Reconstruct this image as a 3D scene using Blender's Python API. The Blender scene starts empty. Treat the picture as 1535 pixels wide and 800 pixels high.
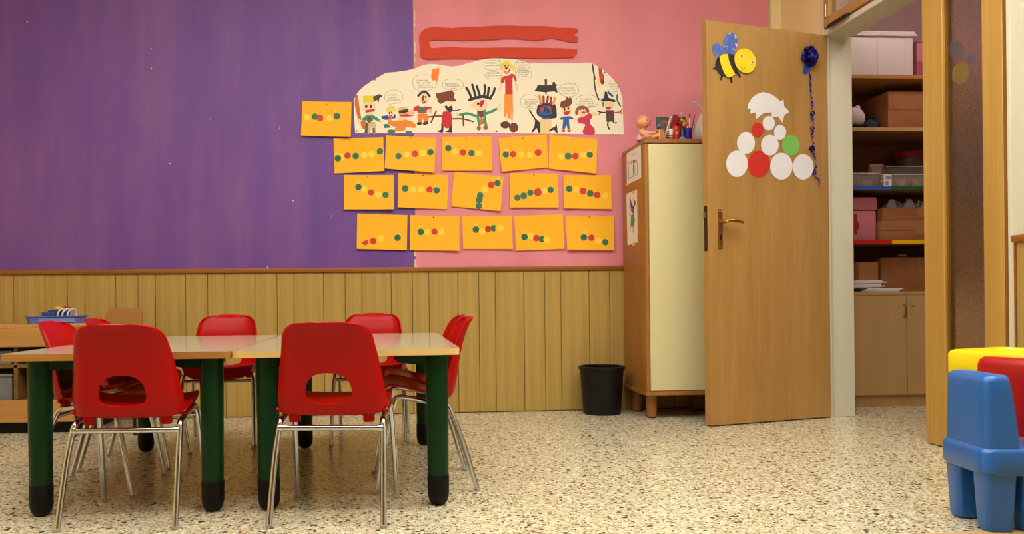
import bpy, bmesh, math, random
from mathutils import Vector, Matrix
from mathutils.geometry import tessellate_polygon
random.seed(7)
scene = bpy.context.scene
COL = scene.collection

# ------------------------------------------------------------------ camera
F_PX, PX, VX, VY, CAM_H, ROLL = 1200.0, 670.0, 585.0, 452.0, 0.645, 0.0107
TH = math.atan((PX - VX) / F_PX)
PY = VY - (PX - VX) * ROLL
RA = math.atan(ROLL)
UP = Vector((0, 0, 1))
C_R = Vector((math.cos(TH), -math.sin(TH), 0))
C_F = Vector((math.sin(TH), math.cos(TH), 0))
C_X = math.cos(RA) * C_R - math.sin(RA) * UP
C_Y = math.cos(RA) * UP + math.sin(RA) * C_R
C_P = Vector((0, 0, CAM_H))
cam_data = bpy.data.cameras.new('camera')
cam = bpy.data.objects.new('camera', cam_data)
COL.objects.link(cam)
M = Matrix.Identity(4)
for r in range(3):
    M[r][0], M[r][1], M[r][2], M[r][3] = C_X[r], C_Y[r], -C_F[r], C_P[r]
cam.matrix_world = M
cam_data.sensor_width = 36.0
cam_data.lens = F_PX / 1535 * 36
cam_data.shift_x = (767.5 - PX) / 1535
cam_data.shift_y = (PY - 400) / 1535
cam_data.clip_start = 0.02
scene.camera = cam

# ------------------------------------------------------------------ light and exposure
vs = scene.view_settings
vs.view_transform = 'Standard'
vs.look = 'None'
vs.gamma = 1
vs.use_curve_mapping = False
vs.exposure = 0.62
LAMP_WATT = 7.9            # radiance of the ceiling diffusers
LAMP_COL = (0.97, 0.98, 0.90)
LAMPS = [(-1.2, 2.5), (0.3, 2.5), (1.7, 2.5), (-1.2, 1.15), (0.3, 1.15), (1.7, 1.15)]
CLOSET_FILL = 13.0  # strength of the fill light added in the store room
world = bpy.data.worlds.new('world')
scene.world = world
world.use_nodes = True
world.node_tree.nodes['Background'].inputs[0].default_value = (0.9, 0.85, 0.75, 1)
world.node_tree.nodes['Background'].inputs[1].default_value = 0.05

# ------------------------------------------------------------------ unprojection onto real planes (photo measurements -> metres)
def ray(px, py):
    return C_F + C_X * ((px - PX) / F_PX) - C_Y * ((py - PY) / F_PX)
def hit(px, py, P0, n):
    r = ray(px, py)
    return C_P + r * ((P0 - C_P).dot(n) / r.dot(n))
def at_z(px, py, z=0.0): return hit(px, py, Vector((0, 0, z)), UP)
def at_y(px, py, y): return hit(px, py, Vector((0, y, 0)), Vector((0, 1, 0)))
def at_x(px, py, x): return hit(px, py, Vector((x, 0, 0)), Vector((1, 0, 0)))

# ------------------------------------------------------------------ materials
def lin(c):
    return tuple(((v / 255) / 12.92 if v / 255 <= 0.04045 else ((v / 255 + 0.055) / 1.055) ** 2.4) for v in c)
MATS = {}
def mat(name, c, rough=0.5, metal=0.0, coat=0.0, spec=0.5):
    if name in MATS: return MATS[name]
    m = bpy.data.materials.new(name); m.use_nodes = True
    b = m.node_tree.nodes['Principled BSDF']
    b.inputs['Base Color'].default_value = (*lin(c), 1)
    b.inputs['Roughness'].default_value = rough
    b.inputs['Metallic'].default_value = metal
    b.inputs['Coat Weight'].default_value = coat
    b.inputs['Specular IOR Level'].default_value = spec
    MATS[name] = m
    return m
class NT:
    def __init__(s, m):
        s.t = m.node_tree; s.b = s.t.nodes['Principled BSDF']
    def n(s, typ, **kw):
        nd = s.t.nodes.new(typ)
        for k, v in kw.items():
            if k.startswith('i_'):
                key = k[2:]
                nd.inputs[int(key) if key.isdigit() else key.replace('_', ' ')].default_value = v
            else: setattr(nd, k, v)
        return nd
    def l(s, a, b): s.t.links.new(a, b)
    def coords(s, scale, kind='Object'):
        tc = s.n('ShaderNodeTexCoord'); mp = s.n('ShaderNodeMapping')
        mp.inputs['Scale'].default_value = scale
        s.l(tc.outputs[kind], mp.inputs['Vector'])
        return mp.outputs['Vector']
    def noise(s, vec, scale, detail=4, rough=0.55, dist=0.0):
        nd = s.n('ShaderNodeTexNoise'); s.l(vec, nd.inputs['Vector'])
        nd.inputs['Scale'].default_value = scale; nd.inputs['Detail'].default_value = detail
        nd.inputs['Roughness'].default_value = rough; nd.inputs['Distortion'].default_value = dist
        return nd.outputs['Fac']
    def ramp(s, fac, stops, interp='LINEAR'):
        nd = s.n('ShaderNodeValToRGB'); s.l(fac, nd.inputs['Fac'])
        cr = nd.color_ramp; cr.interpolation = interp
        while len(cr.elements) < len(stops): cr.elements.new(0.5)
        for e, (p, c) in zip(cr.elements, stops):
            e.position = p; e.color = (*c, 1)
        return nd.outputs['Color']
    def mix(s, fac, a, b, mode='MIX'):
        nd = s.n('ShaderNodeMix', data_type='RGBA', blend_type=mode)
        if isinstance(fac, (int, float)): nd.inputs['Factor'].default_value = fac
        else: s.l(fac, nd.inputs['Factor'])
        for sock, v in ((nd.inputs[6], a), (nd.inputs[7], b)):
            if isinstance(v, tuple): sock.default_value = (*v, 1)
            else: s.l(v, sock)
        return nd.outputs[2]
    def math(s, op, a, b):
        nd = s.n('ShaderNodeMath', operation=op)
        for i, v in enumerate((a, b)):
            if isinstance(v, (int, float)): nd.inputs[i].default_value = v
            else: s.l(v, nd.inputs[i])
        return nd.outputs[0]
    def bump(s, h, strength=0.2, dist=0.002):
        nd = s.n('ShaderNodeBump'); s.l(h, nd.inputs['Height'])
        nd.inputs['Strength'].default_value = strength; nd.inputs['Distance'].default_value = dist
        s.l(nd.outputs['Normal'], s.b.inputs['Normal'])
    def base(s, c): s.l(c, s.b.inputs['Base Color'])

def wood(name, dark, light, scale=(60, 60, 1.6), rough=0.42, coarse=1.0, spec=0.4):
    if name in MATS: return MATS[name]
    m = mat(name, light, rough, spec=spec); t = NT(m)
    v = t.coords(scale)
    f1 = t.noise(v, 1.0, 5, 0.6, 0.6 * coarse)
    v2 = t.coords(tuple(x * 0.12 if x > 10 else x * 0.5 for x in scale))
    f2 = t.noise(v2, 1.0, 3, 0.5, 1.0)
    f = t.math('ADD', t.math('MULTIPLY', f1, 0.6), t.math('MULTIPLY', f2, 0.4))
    t.base(t.ramp(f, [(0.32, lin(dark)), (0.52, lin(tuple((a + b) / 2 for a, b in zip(dark, light)))), (0.68, lin(light))]))
    t.bump(f1, 0.05, 0.001)
    return m

def paint_purple():
    m = mat('purple_paint', (124, 72, 146), 0.55); t = NT(m)
    v = t.coords((3.2, 1, 0.55))
    f = t.noise(v, 1.6, 6, 0.62, 0.3)
    col = t.ramp(f, [(0.30, lin((100, 60, 142))), (0.5, lin((112, 68, 146))), (0.74, lin((128, 84, 146)))])
    g = t.noise(t.coords((1.3, 1, 0.8)), 1.3, 3, 0.5, 0.4)
    col = t.mix(t.ramp(g, [(0.58, (0, 0, 0)), (0.85, (0.3, 0.3, 0.3))]), col, lin((140, 92, 126)))
    vo = t.n('ShaderNodeTexVoronoi'); t.l(t.coords((1, 0.0, 1)), vo.inputs['Vector'])
    vo.inputs['Scale'].default_value = 13.0
    n2 = t.noise(t.coords((1, 1, 1)), 90, 3)
    d = t.math('ADD', vo.outputs['Distance'], t.math('MULTIPLY', n2, 0.16))
    sep = t.n('ShaderNodeSeparateColor'); t.l(vo.outputs['Color'], sep.inputs[0])
    chip = t.math('MULTIPLY', t.math('LESS_THAN', d, 0.125), t.math('GREATER_THAN', sep.outputs[0], 0.70))
    t.base(t.mix(chip, col, lin((236, 220, 186))))
    return m
def paint_plain(name, c, var=8, rough=0.6):
    m = mat(name, c, rough); t = NT(m)
    f = t.noise(t.coords((2.5, 2.5, 0.7)), 1.8, 5, 0.6, 0.2)
    t.base(t.ramp(f, [(0.3, lin(tuple(x - var for x in c))), (0.7, lin(tuple(min(255, x + var) for x in c)))]))
    t.bump(t.noise(t.coords((1, 1, 1)), 60, 3), 0.05, 0.002)
    return m
def terrazzo():
    m = mat('terrazzo', (205, 188, 148), 0.2, spec=0.5); t = NT(m)
    base = t.ramp(t.noise(t.coords((1, 1, 1)), 3.0, 4), [(0.3, lin((202, 192, 162))), (0.7, lin((212, 202, 174)))])
    col = base
    def layer(col, scale, thr_lo, rad, colours, off):
        tc = t.n('ShaderNodeTexCoord'); mp = t.n('ShaderNodeMapping')
        mp.inputs['Location'].default_value = (off, off * 1.7, 0)
        t.l(tc.outputs['Object'], mp.inputs['Vector'])
        wob = t.n('ShaderNodeTexNoise'); wob.inputs['Scale'].default_value = scale * 1.6; wob.inputs['Detail'].default_value = 1
        t.l(mp.outputs['Vector'], wob.inputs['Vector'])
        vm = t.n('ShaderNodeVectorMath', operation='MULTIPLY_ADD')
        t.l(wob.outputs['Color'], vm.inputs[0]); vm.inputs[1].default_value = (0.5 / scale,) * 3
        t.l(mp.outputs['Vector'], vm.inputs[2])
        vo = t.n('ShaderNodeTexVoronoi', voronoi_dimensions='2D'); t.l(vm.outputs[0], vo.inputs['Vector'])
        vo.inputs['Scale'].default_value = scale
        sep = t.n('ShaderNodeSeparateColor'); t.l(vo.outputs['Color'], sep.inputs[0])
        on = t.math('GREATER_THAN', sep.outputs[0], thr_lo)
        r = t.math('MULTIPLY_ADD', sep.outputs[1], rad * 0.7)
        r.node.inputs[2].default_value = rad * 0.5
        inside = t.math('LESS_THAN', vo.outputs['Distance'], r)
        fac = t.math('MULTIPLY', on, inside)
        cc = t.ramp(sep.outputs[2], colours, 'CONSTANT')
        return t.mix(fac, col, cc)
    col = layer(col, 90, 0.45, 0.50, [(0, lin((230, 220, 192))), (0.4, lin((202, 186, 148))), (0.62, lin((236, 228, 204))), (0.85, lin((190, 172, 132)))], 0.0)
    col = layer(col, 60, 0.62, 0.48, [(0, lin((228, 218, 188))), (0.35, lin((194, 176, 138))), (0.55, lin((234, 226, 202))), (0.85, lin((176, 156, 116)))], 3.1)
    col = layer(col, 130, 0.66, 0.44, [(0, lin((112, 96, 70))), (0.3, lin((74, 62, 48))), (0.5, lin((146, 126, 92)))], 7.7)
    col = layer(col, 72, 0.88, 0.42, [(0, lin((50, 44, 36))), (0.35, lin((96, 76, 54))), (0.6, lin((40, 36, 32)))], 11.3)
    col = layer(col, 44, 0.955, 0.36, [(0, lin((40, 36, 30))), (0.4, lin((70, 54, 38))), (0.7, lin((30, 28, 26)))], 15.9)
    t.base(col)
    return m
def cardboard(name, c):
    m = mat(name, c, 0.8); t = NT(m)
    f = t.noise(t.coords((6, 6, 6)), 2, 4)
    t.base(t.ramp(f, [(0.3, lin(tuple(x - 8 for x in c))), (0.7, lin(tuple(x + 8 for x in c)))]))
    return m

M_PURPLE = paint_purple()
M_PINK = paint_plain('pink_paint', (224, 132, 144), 5)
M_CREAM = paint_plain('cream_paint', (240, 216, 160), 4)
M_WHITE = paint_plain('white_paint', (214, 208, 186), 3, 0.45)
M_MAUVE = paint_plain('mauve_paint', (176, 146, 146), 4)
M_CEIL = mat('ceiling_white', (232, 226, 214), 0.8)
M_PLASTER = mat('bare_plaster', (222, 198, 150), 0.8)
M_FLOOR = terrazzo()
M_PLANK = wood('wainscot_veneer', (160, 128, 64), (198, 164, 92), (95, 95, 1.2), 0.45)
M_RAIL = wood('rail_wood', (132, 76, 20), (170, 104, 38), (2, 60, 60), 0.4)
M_DOOR = wood('oak_veneer', (166, 122, 66), (190, 146, 84), (22, 22, 1.6), 0.4, 1.8)
M_LEAF = wood('honey_oak', (174, 132, 60), (200, 158, 82), (40, 40, 1.2), 0.35)
M_BEAD = wood('dark_bead_wood', (112, 74, 26), (140, 96, 40), (40, 40, 2), 0.4)
M_CAB = wood('cabinet_wood', (148, 96, 42), (176, 120, 58), (26, 26, 1.4), 0.4)
M_CABEDGE = wood('cabinet_edge_wood', (150, 98, 42), (172, 116, 54), (20, 20, 2), 0.4)
M_PANEL = mat('cream_laminate', (216, 203, 154), 0.4)
M_SHELF = wood('shelf_wood', (172, 120, 62), (198, 146, 82), (3, 40, 40), 0.4)
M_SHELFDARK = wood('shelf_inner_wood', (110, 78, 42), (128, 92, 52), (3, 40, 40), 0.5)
M_CLOSET = wood('closet_door_laminate', (186, 150, 98), (200, 166, 112), (14, 14, 1.0), 0.45)
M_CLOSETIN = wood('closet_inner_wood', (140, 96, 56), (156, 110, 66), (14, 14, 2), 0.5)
M_RED = mat('red_plastic', (172, 5, 2), 0.30, spec=0.16)
M_CHROME = mat('chrome', (206, 208, 214), 0.10, 1.0)
M_GLIDE = mat('grey_glide', (170, 166, 158), 0.5)
M_GREEN = mat('green_paint_metal', (4, 50, 20), 0.3, spec=0.2)
M_GREENDK = mat('green_bracket', (4, 40, 17), 0.4, spec=0.2)
M_BOOT = mat('black_rubber', (9, 9, 9), 0.5, spec=0.2)
M_LAM = mat('table_laminate', (178, 171, 156), 0.12, spec=0.6)
M_BIRCH = wood('birch_edge', (226, 190, 114), (240, 206, 132), (2, 60, 90), 0.4)
M_BEECH = wood('worn_beech_edge', (170, 112, 46), (200, 144, 74), (2, 60, 90), 0.45)
M_BLACK = mat('black_plastic', (11, 11, 12), 0.42, spec=0.3)
M_BLUE = mat('blue_plastic', (36, 98, 176), 0.3)
M_YELLOW = mat('yellow_plastic', (244, 216, 14), 0.35)
M_TOYRED = mat('toy_red_plastic', (176, 16, 12), 0.35)
M_CARD = mat('orange_card', (248, 178, 6), 0.7)
M_PAPER = mat('cream_paper', (244, 232, 208), 0.75)
M_FELT = mat('red_foam', (206, 58, 28), 0.7)
M_BRASS = mat('brass', (196, 156, 78), 0.28, 1.0)
M_BRASSDULL = mat('worn_brass', (150, 108, 50), 0.4, 0.8)
M_BROWNMETAL = mat('dark_bronze', (62, 46, 30), 0.4, 0.7)
M_WPAPER = mat('white_paper', (232, 228, 232), 0.7)
M_GPAPER = mat('green_paper', (124, 190, 84), 0.7)
M_RPAPER = mat('red_paper', (204, 40, 26), 0.7)

# ------------------------------------------------------------------ mesh helpers
def link(name, me, parent=None):
    o = bpy.data.objects.new(name, me)
    COL.objects.link(o)
    if parent is not None: o.parent = parent
    return o
def obj(name, bm, mats, parent=None, smooth=None):
    if not isinstance(mats, (list, tuple)): mats = [mats]
    bmesh.ops.recalc_face_normals(bm, faces=bm.faces)
    me = bpy.data.meshes.new(name)
    if smooth is not None:
        for f in bm.faces: f.smooth = True
        for e in bm.edges:
            if len(e.link_faces) == 2 and e.calc_face_angle(0) > math.radians(smooth): e.smooth = False
    bm.to_mesh(me); bm.free()
    for m in mats: me.materials.append(m)
    return link(name, me, parent)
def tag(o, label=None, cat=None, group=None, kind=None):
    if label: o['label'] = label
    if cat: o['category'] = cat
    if group: o['group'] = group
    if kind: o['kind'] = kind
    return o
def thing(name, label, cat, loc=(0, 0, 0), rotz=0.0, group=None):
    o = bpy.data.objects.new(name, None); COL.objects.link(o)
    o.location = loc; o.rotation_euler = (0, 0, rotz); o.empty_display_size = 0.05
    return tag(o, label, cat, group)
def tree_copy(o, parent=None):
    c = o.copy(); COL.objects.link(c)
    if parent is not None: c.parent = parent
    for ch in list(o.children): tree_copy(ch, c)
    return c
def box(bm, lo, hi, bev=0.0, seg=2, mi=0, mtx=None):
    x0, y0, z0 = lo; x1, y1, z1 = hi
    vs_ = [bm.verts.new(p) for p in ((x0, y0, z0), (x1, y0, z0), (x1, y1, z0), (x0, y1, z0), (x0, y0, z1), (x1, y0, z1), (x1, y1, z1), (x0, y1, z1))]
    fs = [bm.faces.new([vs_[i] for i in q]) for q in ((3, 2, 1, 0), (4, 5, 6, 7), (0, 1, 5, 4), (1, 2, 6, 5), (2, 3, 7, 6), (3, 0, 4, 7))]
    for f in fs: f.material_index = mi
    if mtx is not None:
        for v in vs_: v.co = mtx @ v.co
    if bev > 0:
        es = list({e for f in fs for e in f.edges})
        r = bmesh.ops.bevel(bm, geom=es, offset=bev, segments=seg, affect='EDGES', profile=0.5)
        for f in r['faces']: f.material_index = mi
def boxobj(name, lo, hi, m, parent=None, bev=0.0, seg=2, origin=False):
    bm = bmesh.new(); box(bm, lo, hi, bev, seg)
    return obj(name, bm, m, parent, 35 if bev > 0 else None)
def prism(bm, pts, fn, d0, d1, mi=0, steps=None):
    """polygon pts (2D); fn(x, y, d) -> 3D point; closed solid between d0 and d1"""
    n = len(pts)
    a = [bm.verts.new(fn(x, y, d0)) for x, y in pts]
    b = [bm.verts.new(fn(x, y, d1)) for x, y in pts]
    fs = []
    for i in range(n):
        j = (i + 1) % n
        fs.append(bm.faces.new((a[i], a[j], b[j], b[i])))
    if n > 4:
        for t in tessellate_polygon([[Vector((x, y, 0)) for x, y in pts]]):
            fs.append(bm.faces.new([a[i] for i in t])); fs.append(bm.faces.new([b[i] for i in reversed(t)]))
    else: fs += [bm.faces.new(a), bm.faces.new(list(reversed(b)))]
    for f in fs: f.material_index = mi
def sheet(bm, pts, fn, d, mi=0):
    vv = [bm.verts.new(fn(x, y, d)) for x, y in pts]
    for t in (tessellate_polygon([[Vector((x, y, 0)) for x, y in pts]]) if len(pts) > 4 else [range(len(pts))]):
        bm.faces.new([vv[i] for i in t]).material_index = mi
def ell(cx, cy, rx, ry, n=20, rot=0.0, jit=0.0):
    out = []
    for i in range(n):
        a = 2 * math.pi * i / n; k = 1 + random.uniform(-jit, jit)
        x, y = rx * k * math.cos(a), ry * k * math.sin(a)
        out.append((cx + x * math.cos(rot) - y * math.sin(rot), cy + x * math.sin(rot) + y * math.cos(rot)))
    return out
def stroke(pts, w):
    """outline polygon of a brush stroke"""
    P = [Vector(p) for p in pts]; L, R = [], []
    for i, p in enumerate(P):
        d = (P[min(i + 1, len(P) - 1)] - P[max(i - 1, 0)]).normalized()
        n = Vector((-d.y, d.x)) * w / 2
        L.append(p + n); R.append(p - n)
    d0 = (P[0] - P[1]).normalized() * w * 0.4; d1 = (P[-1] - P[-2]).normalized() * w * 0.4
    return [tuple(v) for v in [P[0] + d0] + L + [P[-1] + d1] + R[::-1]]
def smooth_path(pts, sub=6):
    P = [Vector(p) for p in pts]; out = []
    for i in range(len(P) - 1):
        p0, p1, p2, p3 = P[max(i - 1, 0)], P[i], P[i + 1], P[min(i + 2, len(P) - 1)]
        for k in range(sub):
            t = k / sub
            out.append(0.5 * ((2 * p1) + (-p0 + p2) * t + (2 * p0 - 5 * p1 + 4 * p2 - p3) * t * t + (-p0 + 3 * p1 - 3 * p2 + p3) * t ** 3))
    out.append(P[-1]); return out
def tube(bm, path, r, seg=12, cap=True, mi=0, closed=False):
    P = [Vector(p) for p in path]; n = len(P); rings = []; up = None
    for i, p in enumerate(P):
        if closed: d = (P[(i + 1) % n] - P[i - 1]).normalized()
        else: d = (P[min(i + 1, n - 1)] - P[max(i - 1, 0)]).normalized()
        if up is None:
            up = d.orthogonal().normalized()
        up = (up - d * up.dot(d)).normalized(); s = d.cross(up)
        rr = r[i] if isinstance(r, (list, tuple)) else r
        rings.append([bm.verts.new(p + (up * math.cos(2 * math.pi * k / seg) + s * math.sin(2 * math.pi * k / seg)) * rr) for k in range(seg)])
    fs = []
    for i in range(n if closed else n - 1):
        a, b = rings[i], rings[(i + 1) % n]
        for k in range(seg):
            fs.append(bm.faces.new((a[k], a[(k + 1) % seg], b[(k + 1) % seg], b[k])))
    if cap and not closed:
        fs.append(bm.faces.new(rings[0][::-1])); fs.append(bm.faces.new(rings[-1]))
    for f in fs: f.material_index = mi
def lathe(bm, prof, seg=24, c=(0, 0, 0), mi=0):
    rings = []
    for r, z in prof:
        if r < 1e-6: rings.append([bm.verts.new((c[0], c[1], c[2] + z))])
        else: rings.append([bm.verts.new((c[0] + r * math.cos(2 * math.pi * k / seg), c[1] + r * math.sin(2 * math.pi * k / seg), c[2] + z)) for k in range(seg)])
    for a, b in zip(rings, rings[1:]):
        for k in range(seg):
            j = (k + 1) % seg
            if len(a) == 1 and len(b) == 1: continue
            if len(a) == 1: f = bm.faces.new((a[0], b[k], b[j]))
            elif len(b) == 1: f = bm.faces.new((a[k], a[j], b[0]))
            else: f = bm.faces.new((a[k], a[j], b[j], b[k]))
            f.material_index = mi
def ball(bm, c, r, sx=1, sy=1, sz=1, u=16, v=10, mi=0):
    mtx = Matrix.Translation(c) @ Matrix.Diagonal((sx, sy, sz, 1))
    res = bmesh.ops.create_uvsphere(bm, u_segments=u, v_segments=v, radius=r, matrix=mtx)
    for vv in res['verts']:
        for f in vv.link_faces: f.material_index = mi
def rrect(x0, y0, x1, y1, r, n=5):
    out = []
    for cx, cy, a0 in ((x1 - r, y1 - r, 0), (x0 + r, y1 - r, 90), (x0 + r, y0 + r, 180), (x1 - r, y0 + r, 270)):
        for k in range(n + 1):
            a = math.radians(a0 + 90 * k / n); out.append((cx + r * math.cos(a), cy + r * math.sin(a)))
    return out
def text_mesh(body, size):
    cu = bpy.data.curves.new('writing', 'FONT'); cu.body = body; cu.size = size
    cu.resolution_u = 2
    o = bpy.data.objects.new('writing', cu); COL.objects.link(o)
    bpy.context.view_layer.update()
    me = bpy.data.meshes.new_from_object(o.evaluated_get(bpy.context.evaluated_depsgraph_get()))
    bpy.data.objects.remove(o); bpy.data.curves.remove(cu)
    return me

# ------------------------------------------------------------------ room
WY, RX, LX, FY, CZ = 4.62, 2.34, -3.0, -2.6, 3.05       # back wall, right wall, left wall, front wall, ceiling
CX1, CY0, CY1 = 4.1, 2.2, 4.95                            # closet room
RAIL_Z = 0.842
def struct(o, label=None): return tag(o, label, kind='structure')
struct(boxobj('floor', (LX - .15, FY - .15, -0.1), (CX1 + .15, CY1 + .15, 0.0), M_FLOOR), 'beige terrazzo floor with dark stone chips')
struct(boxobj('ceiling', (LX - .15, FY - .15, CZ), (CX1 + .15, CY1 + .15, CZ + .1), M_CEIL), 'white ceiling')
# back wall: painted fields as faces of one slab
SEAM = at_y(622, 300, WY).x
PINKR = at_y(1153, 30, WY).x
bm = bmesh.new()
fields = [(LX, SEAM, 0), (SEAM, PINKR, 1), (PINKR, RX + .15, 2)]
for x0, x1, mi in fields:
    box(bm, (x0, WY, 0), (x1, WY + .12, CZ), mi=mi)
wall_back = struct(obj('wall_back', bm, [M_PURPLE, M_PINK, M_CREAM]), 'back wall painted purple and pink above wood panelling')
bm = bmesh.new()                                          # flaked paint along the seam
for y0, y1, w in ((372, 384, 2.2), (388, 401, 3.0), (15, 30, 1.2), (32, 40, 1.0), (62, 80, 1.6), (84, 93, 1.2)):
    pts = [(621.2 + random.uniform(-.3, .3), y0), (621.4 + w * .8, y0 + 1), (621.2 + w + random.uniform(-.4, .6), (y0 + y1) / 2), (621.5 + w * 1.2, y1), (621.0, y1)]
    sheet(bm, pts, lambda x, y, d: at_y(x, y, WY - d), 0.0008)
obj('flaked_paint', bm, M_PLASTER, wall_back)
bm = bmesh.new(); box(bm, (PINKR - .006, WY - .004, RAIL_Z), (PINKR + .006, WY, CZ))
obj('edge_strip', bm, mat('strip_beige', (206, 178, 122), 0.6), wall_back)
# wainscot planks, three widths in turn as on the wall
gx0, gx1 = at_y(68, 405, WY).x, at_y(882, 405, WY).x
per = (gx1 - gx0) / 8
ws = [0.318 * per, 0.248 * per, 0.434 * per]
xs = [gx0]
k = 0
while xs[-1] < RX - .02: xs.append(xs[-1] + ws[k % 3]); k += 1
k = 2; left = [gx0]
while left[-1] > LX + .05: left.append(left[-1] - ws[k % 3]); k -= 1
xs = left[:0:-1] + xs
xs = [x for x in xs if LX < x < RX - 0.01]
xs = [LX] + xs + [RX]
for a, b in zip(xs, xs[1:]):
    dy = random.uniform(0, .0015)
    bm = bmesh.new(); box(bm, (-(b - a) / 2 + .0013, -.010 - dy, 0.004), ((b - a) / 2 - .0013, 0, RAIL_Z - .026), 0.0012, 1)
    p = obj('plank', bm, M_PLANK, wall_back); p.location = ((a + b) / 2, WY, 0)
bm = bmesh.new(); box(bm, (LX, WY - .001, 0), (RX, WY, RAIL_Z - .02))
obj('plank_backing', bm, mat('groove_dark', (70, 48, 20), 0.8), wall_back)
struct(boxobj('trim_1', (LX, WY - .022, RAIL_Z - .026), (RX, WY, RAIL_Z), M_RAIL, bev=.004), 'brown wooden rail capping the panelling')
struct(boxobj('wall_left', (LX - .15, FY, 0), (LX, WY + .12, CZ), M_CREAM))
struct(boxobj('wall_front', (LX - .15, FY - .15, 0), (CX1, FY, CZ), paint_plain('ochre_paint', (150, 112, 70), 4)))
# right wall with the doorway (depth direction)
HY, LFY, LNY, HEAD = 4.13, 3.354, 2.893, 2.033           # hinge jamb, glazed leaf far end and near end, door head
TH_W = 0.15
bm = bmesh.new()
box(bm, (RX, HY + .03, 0), (RX + TH_W, WY, CZ))
box(bm, (RX, LNY - .03, 2.66), (RX + TH_W, HY + .03, CZ))
struct(obj('wall_right', bm, M_CREAM), 'cream wall beside the open door')
struct(boxobj('wall_right_near', (RX, FY, 0), (RX + TH_W, LNY - .03, CZ), M_WHITE), 'off-white wall right of the glazed panel')
# white frame of the doorway
fr = thing('trim_2', None, None, (0, 0, 0)); tag(fr, 'off-white painted frame of the doorway', kind='structure')
bm = bmesh.new(); box(bm, (RX - .012, HY + .004, 0), (RX + .022, HY + .03, 2.66), .003, 1); box(bm, (RX + .026, HY + .018, 0), (RX + TH_W + .004, HY + .03, 2.66), .003, 1)
obj('jamb', bm, M_WHITE, fr)
boxobj('head_rail', (RX - .008, LNY - .03, HEAD + .006), (RX + TH_W, HY + .004, HEAD + .036), M_WHITE, fr, .002, 1)
boxobj('jamb', (RX - .002, LNY - .034, 0), (RX + TH_W + .004, LNY - .016, 2.66), M_WHITE, fr, .002, 1)
# transom window
tw = thing('window_1', None, None); tag(tw, 'oak framed transom window above the doorway', kind='structure')
ty0, ty1, tz0, tz1 = LNY, HY - .012, HEAD + .042, 2.655
for lo, hi in (((RX - .02, ty0, tz0), (RX + .03, ty1, tz0 + .05)), ((RX - .02, ty0, tz1 - .05), (RX + .03, ty1, tz1)), ((RX - .02, ty1 - .05, tz0 + .05), (RX + .03, ty1, tz1 - .05)), ((RX - .02, ty0, tz0 + .05), (RX + .03, ty0 + .05, tz1 - .05))):
    boxobj('window_frame', lo, hi, M_DOOR, tw, .003, 1)
def rippled_glass():
    m = mat('rippled_glass', (252, 247, 244), 0.25); t = NT(m)
    t.b.inputs['Transmission Weight'].default_value = 1.0; t.b.inputs['IOR'].default_value = 1.3
    vo = t.n('ShaderNodeTexVoronoi'); t.l(t.coords((1, 1, 1)), vo.inputs['Vector']); vo.inputs['Scale'].default_value = 160
    t.bump(vo.outputs['Distance'], 0.35, 0.003)
    return m
M_GLASS = rippled_glass()
boxobj('pane', (RX + .002, ty0 + .05, tz0 + .05), (RX + .006, ty1 - .05, tz1 - .05), M_GLASS, tw)
bm = bmesh.new(); box(bm, (RX - .034, ty1 - .24, tz0 - .012), (RX - .016, ty1 - .06, tz0 + .002), .003, 1); tube(bm, [(RX - .03, ty1 - .22, tz0 - .012), (RX - .036, ty1 - .12, tz0 - .02), (RX - .03, ty1 - .05, tz0 - .014)], .004, 8)
obj('stay', bm, M_BROWNMETAL, tw)
bm = bmesh.new(); box(bm, (RX - .026, ty1 - .034, tz0 + .05), (RX - .02, ty1 - .02, tz0 + .12), .002, 1)
obj('hinge', bm, M_BRASS, tw)
# fixed glazed leaf
gl = thing('door_2', None, None); tag(gl, 'fixed honey oak door leaf with tall rippled glass pane', kind='structure')
X0, X1 = RX - .003, RX + .041
st = 0.128
g0, g1 = LNY + .108, LFY - st
gz0 = 0.30
boxobj('stile', (X0, LFY - st, .004), (X1, LFY, HEAD), M_LEAF, gl, .003, 1)
boxobj('stile', (X0, LNY, .004), (X1, g0, HEAD), M_LEAF, gl, .003, 1)
boxobj('bottom_rail', (X0, g0, .004), (X1, g1, gz0), M_LEAF, gl, .002, 1)
boxobj('top_rail', (X0, g0, HEAD - .11), (X1, g1, HEAD), M_LEAF, gl, .002, 1)
for lo, hi in (((X0 + .012, g1 - .012, gz0), (X1 - .004, g1, HEAD - .11)), ((X0 + .012, g0, gz0), (X1 - .004, g0 + .012, HEAD - .11)), ((X0 + .012, g0, gz0), (X1 - .004, g1, gz0 + .012)), ((X0 + .012, g0, HEAD - .122), (X1 - .004, g1, HEAD - .11))):
    boxobj('glazing_bead', lo, hi, M_BEAD, gl)
boxobj('pane', (RX + .016, g0 + .004, gz0 + .004), (RX + .021, g1 - .004, HEAD - .114), M_GLASS, gl)
boxobj('edge_strip', (X0 + .001, LNY - .0155, .004), (X1, LNY, HEAD), M_BEAD, gl)
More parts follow.
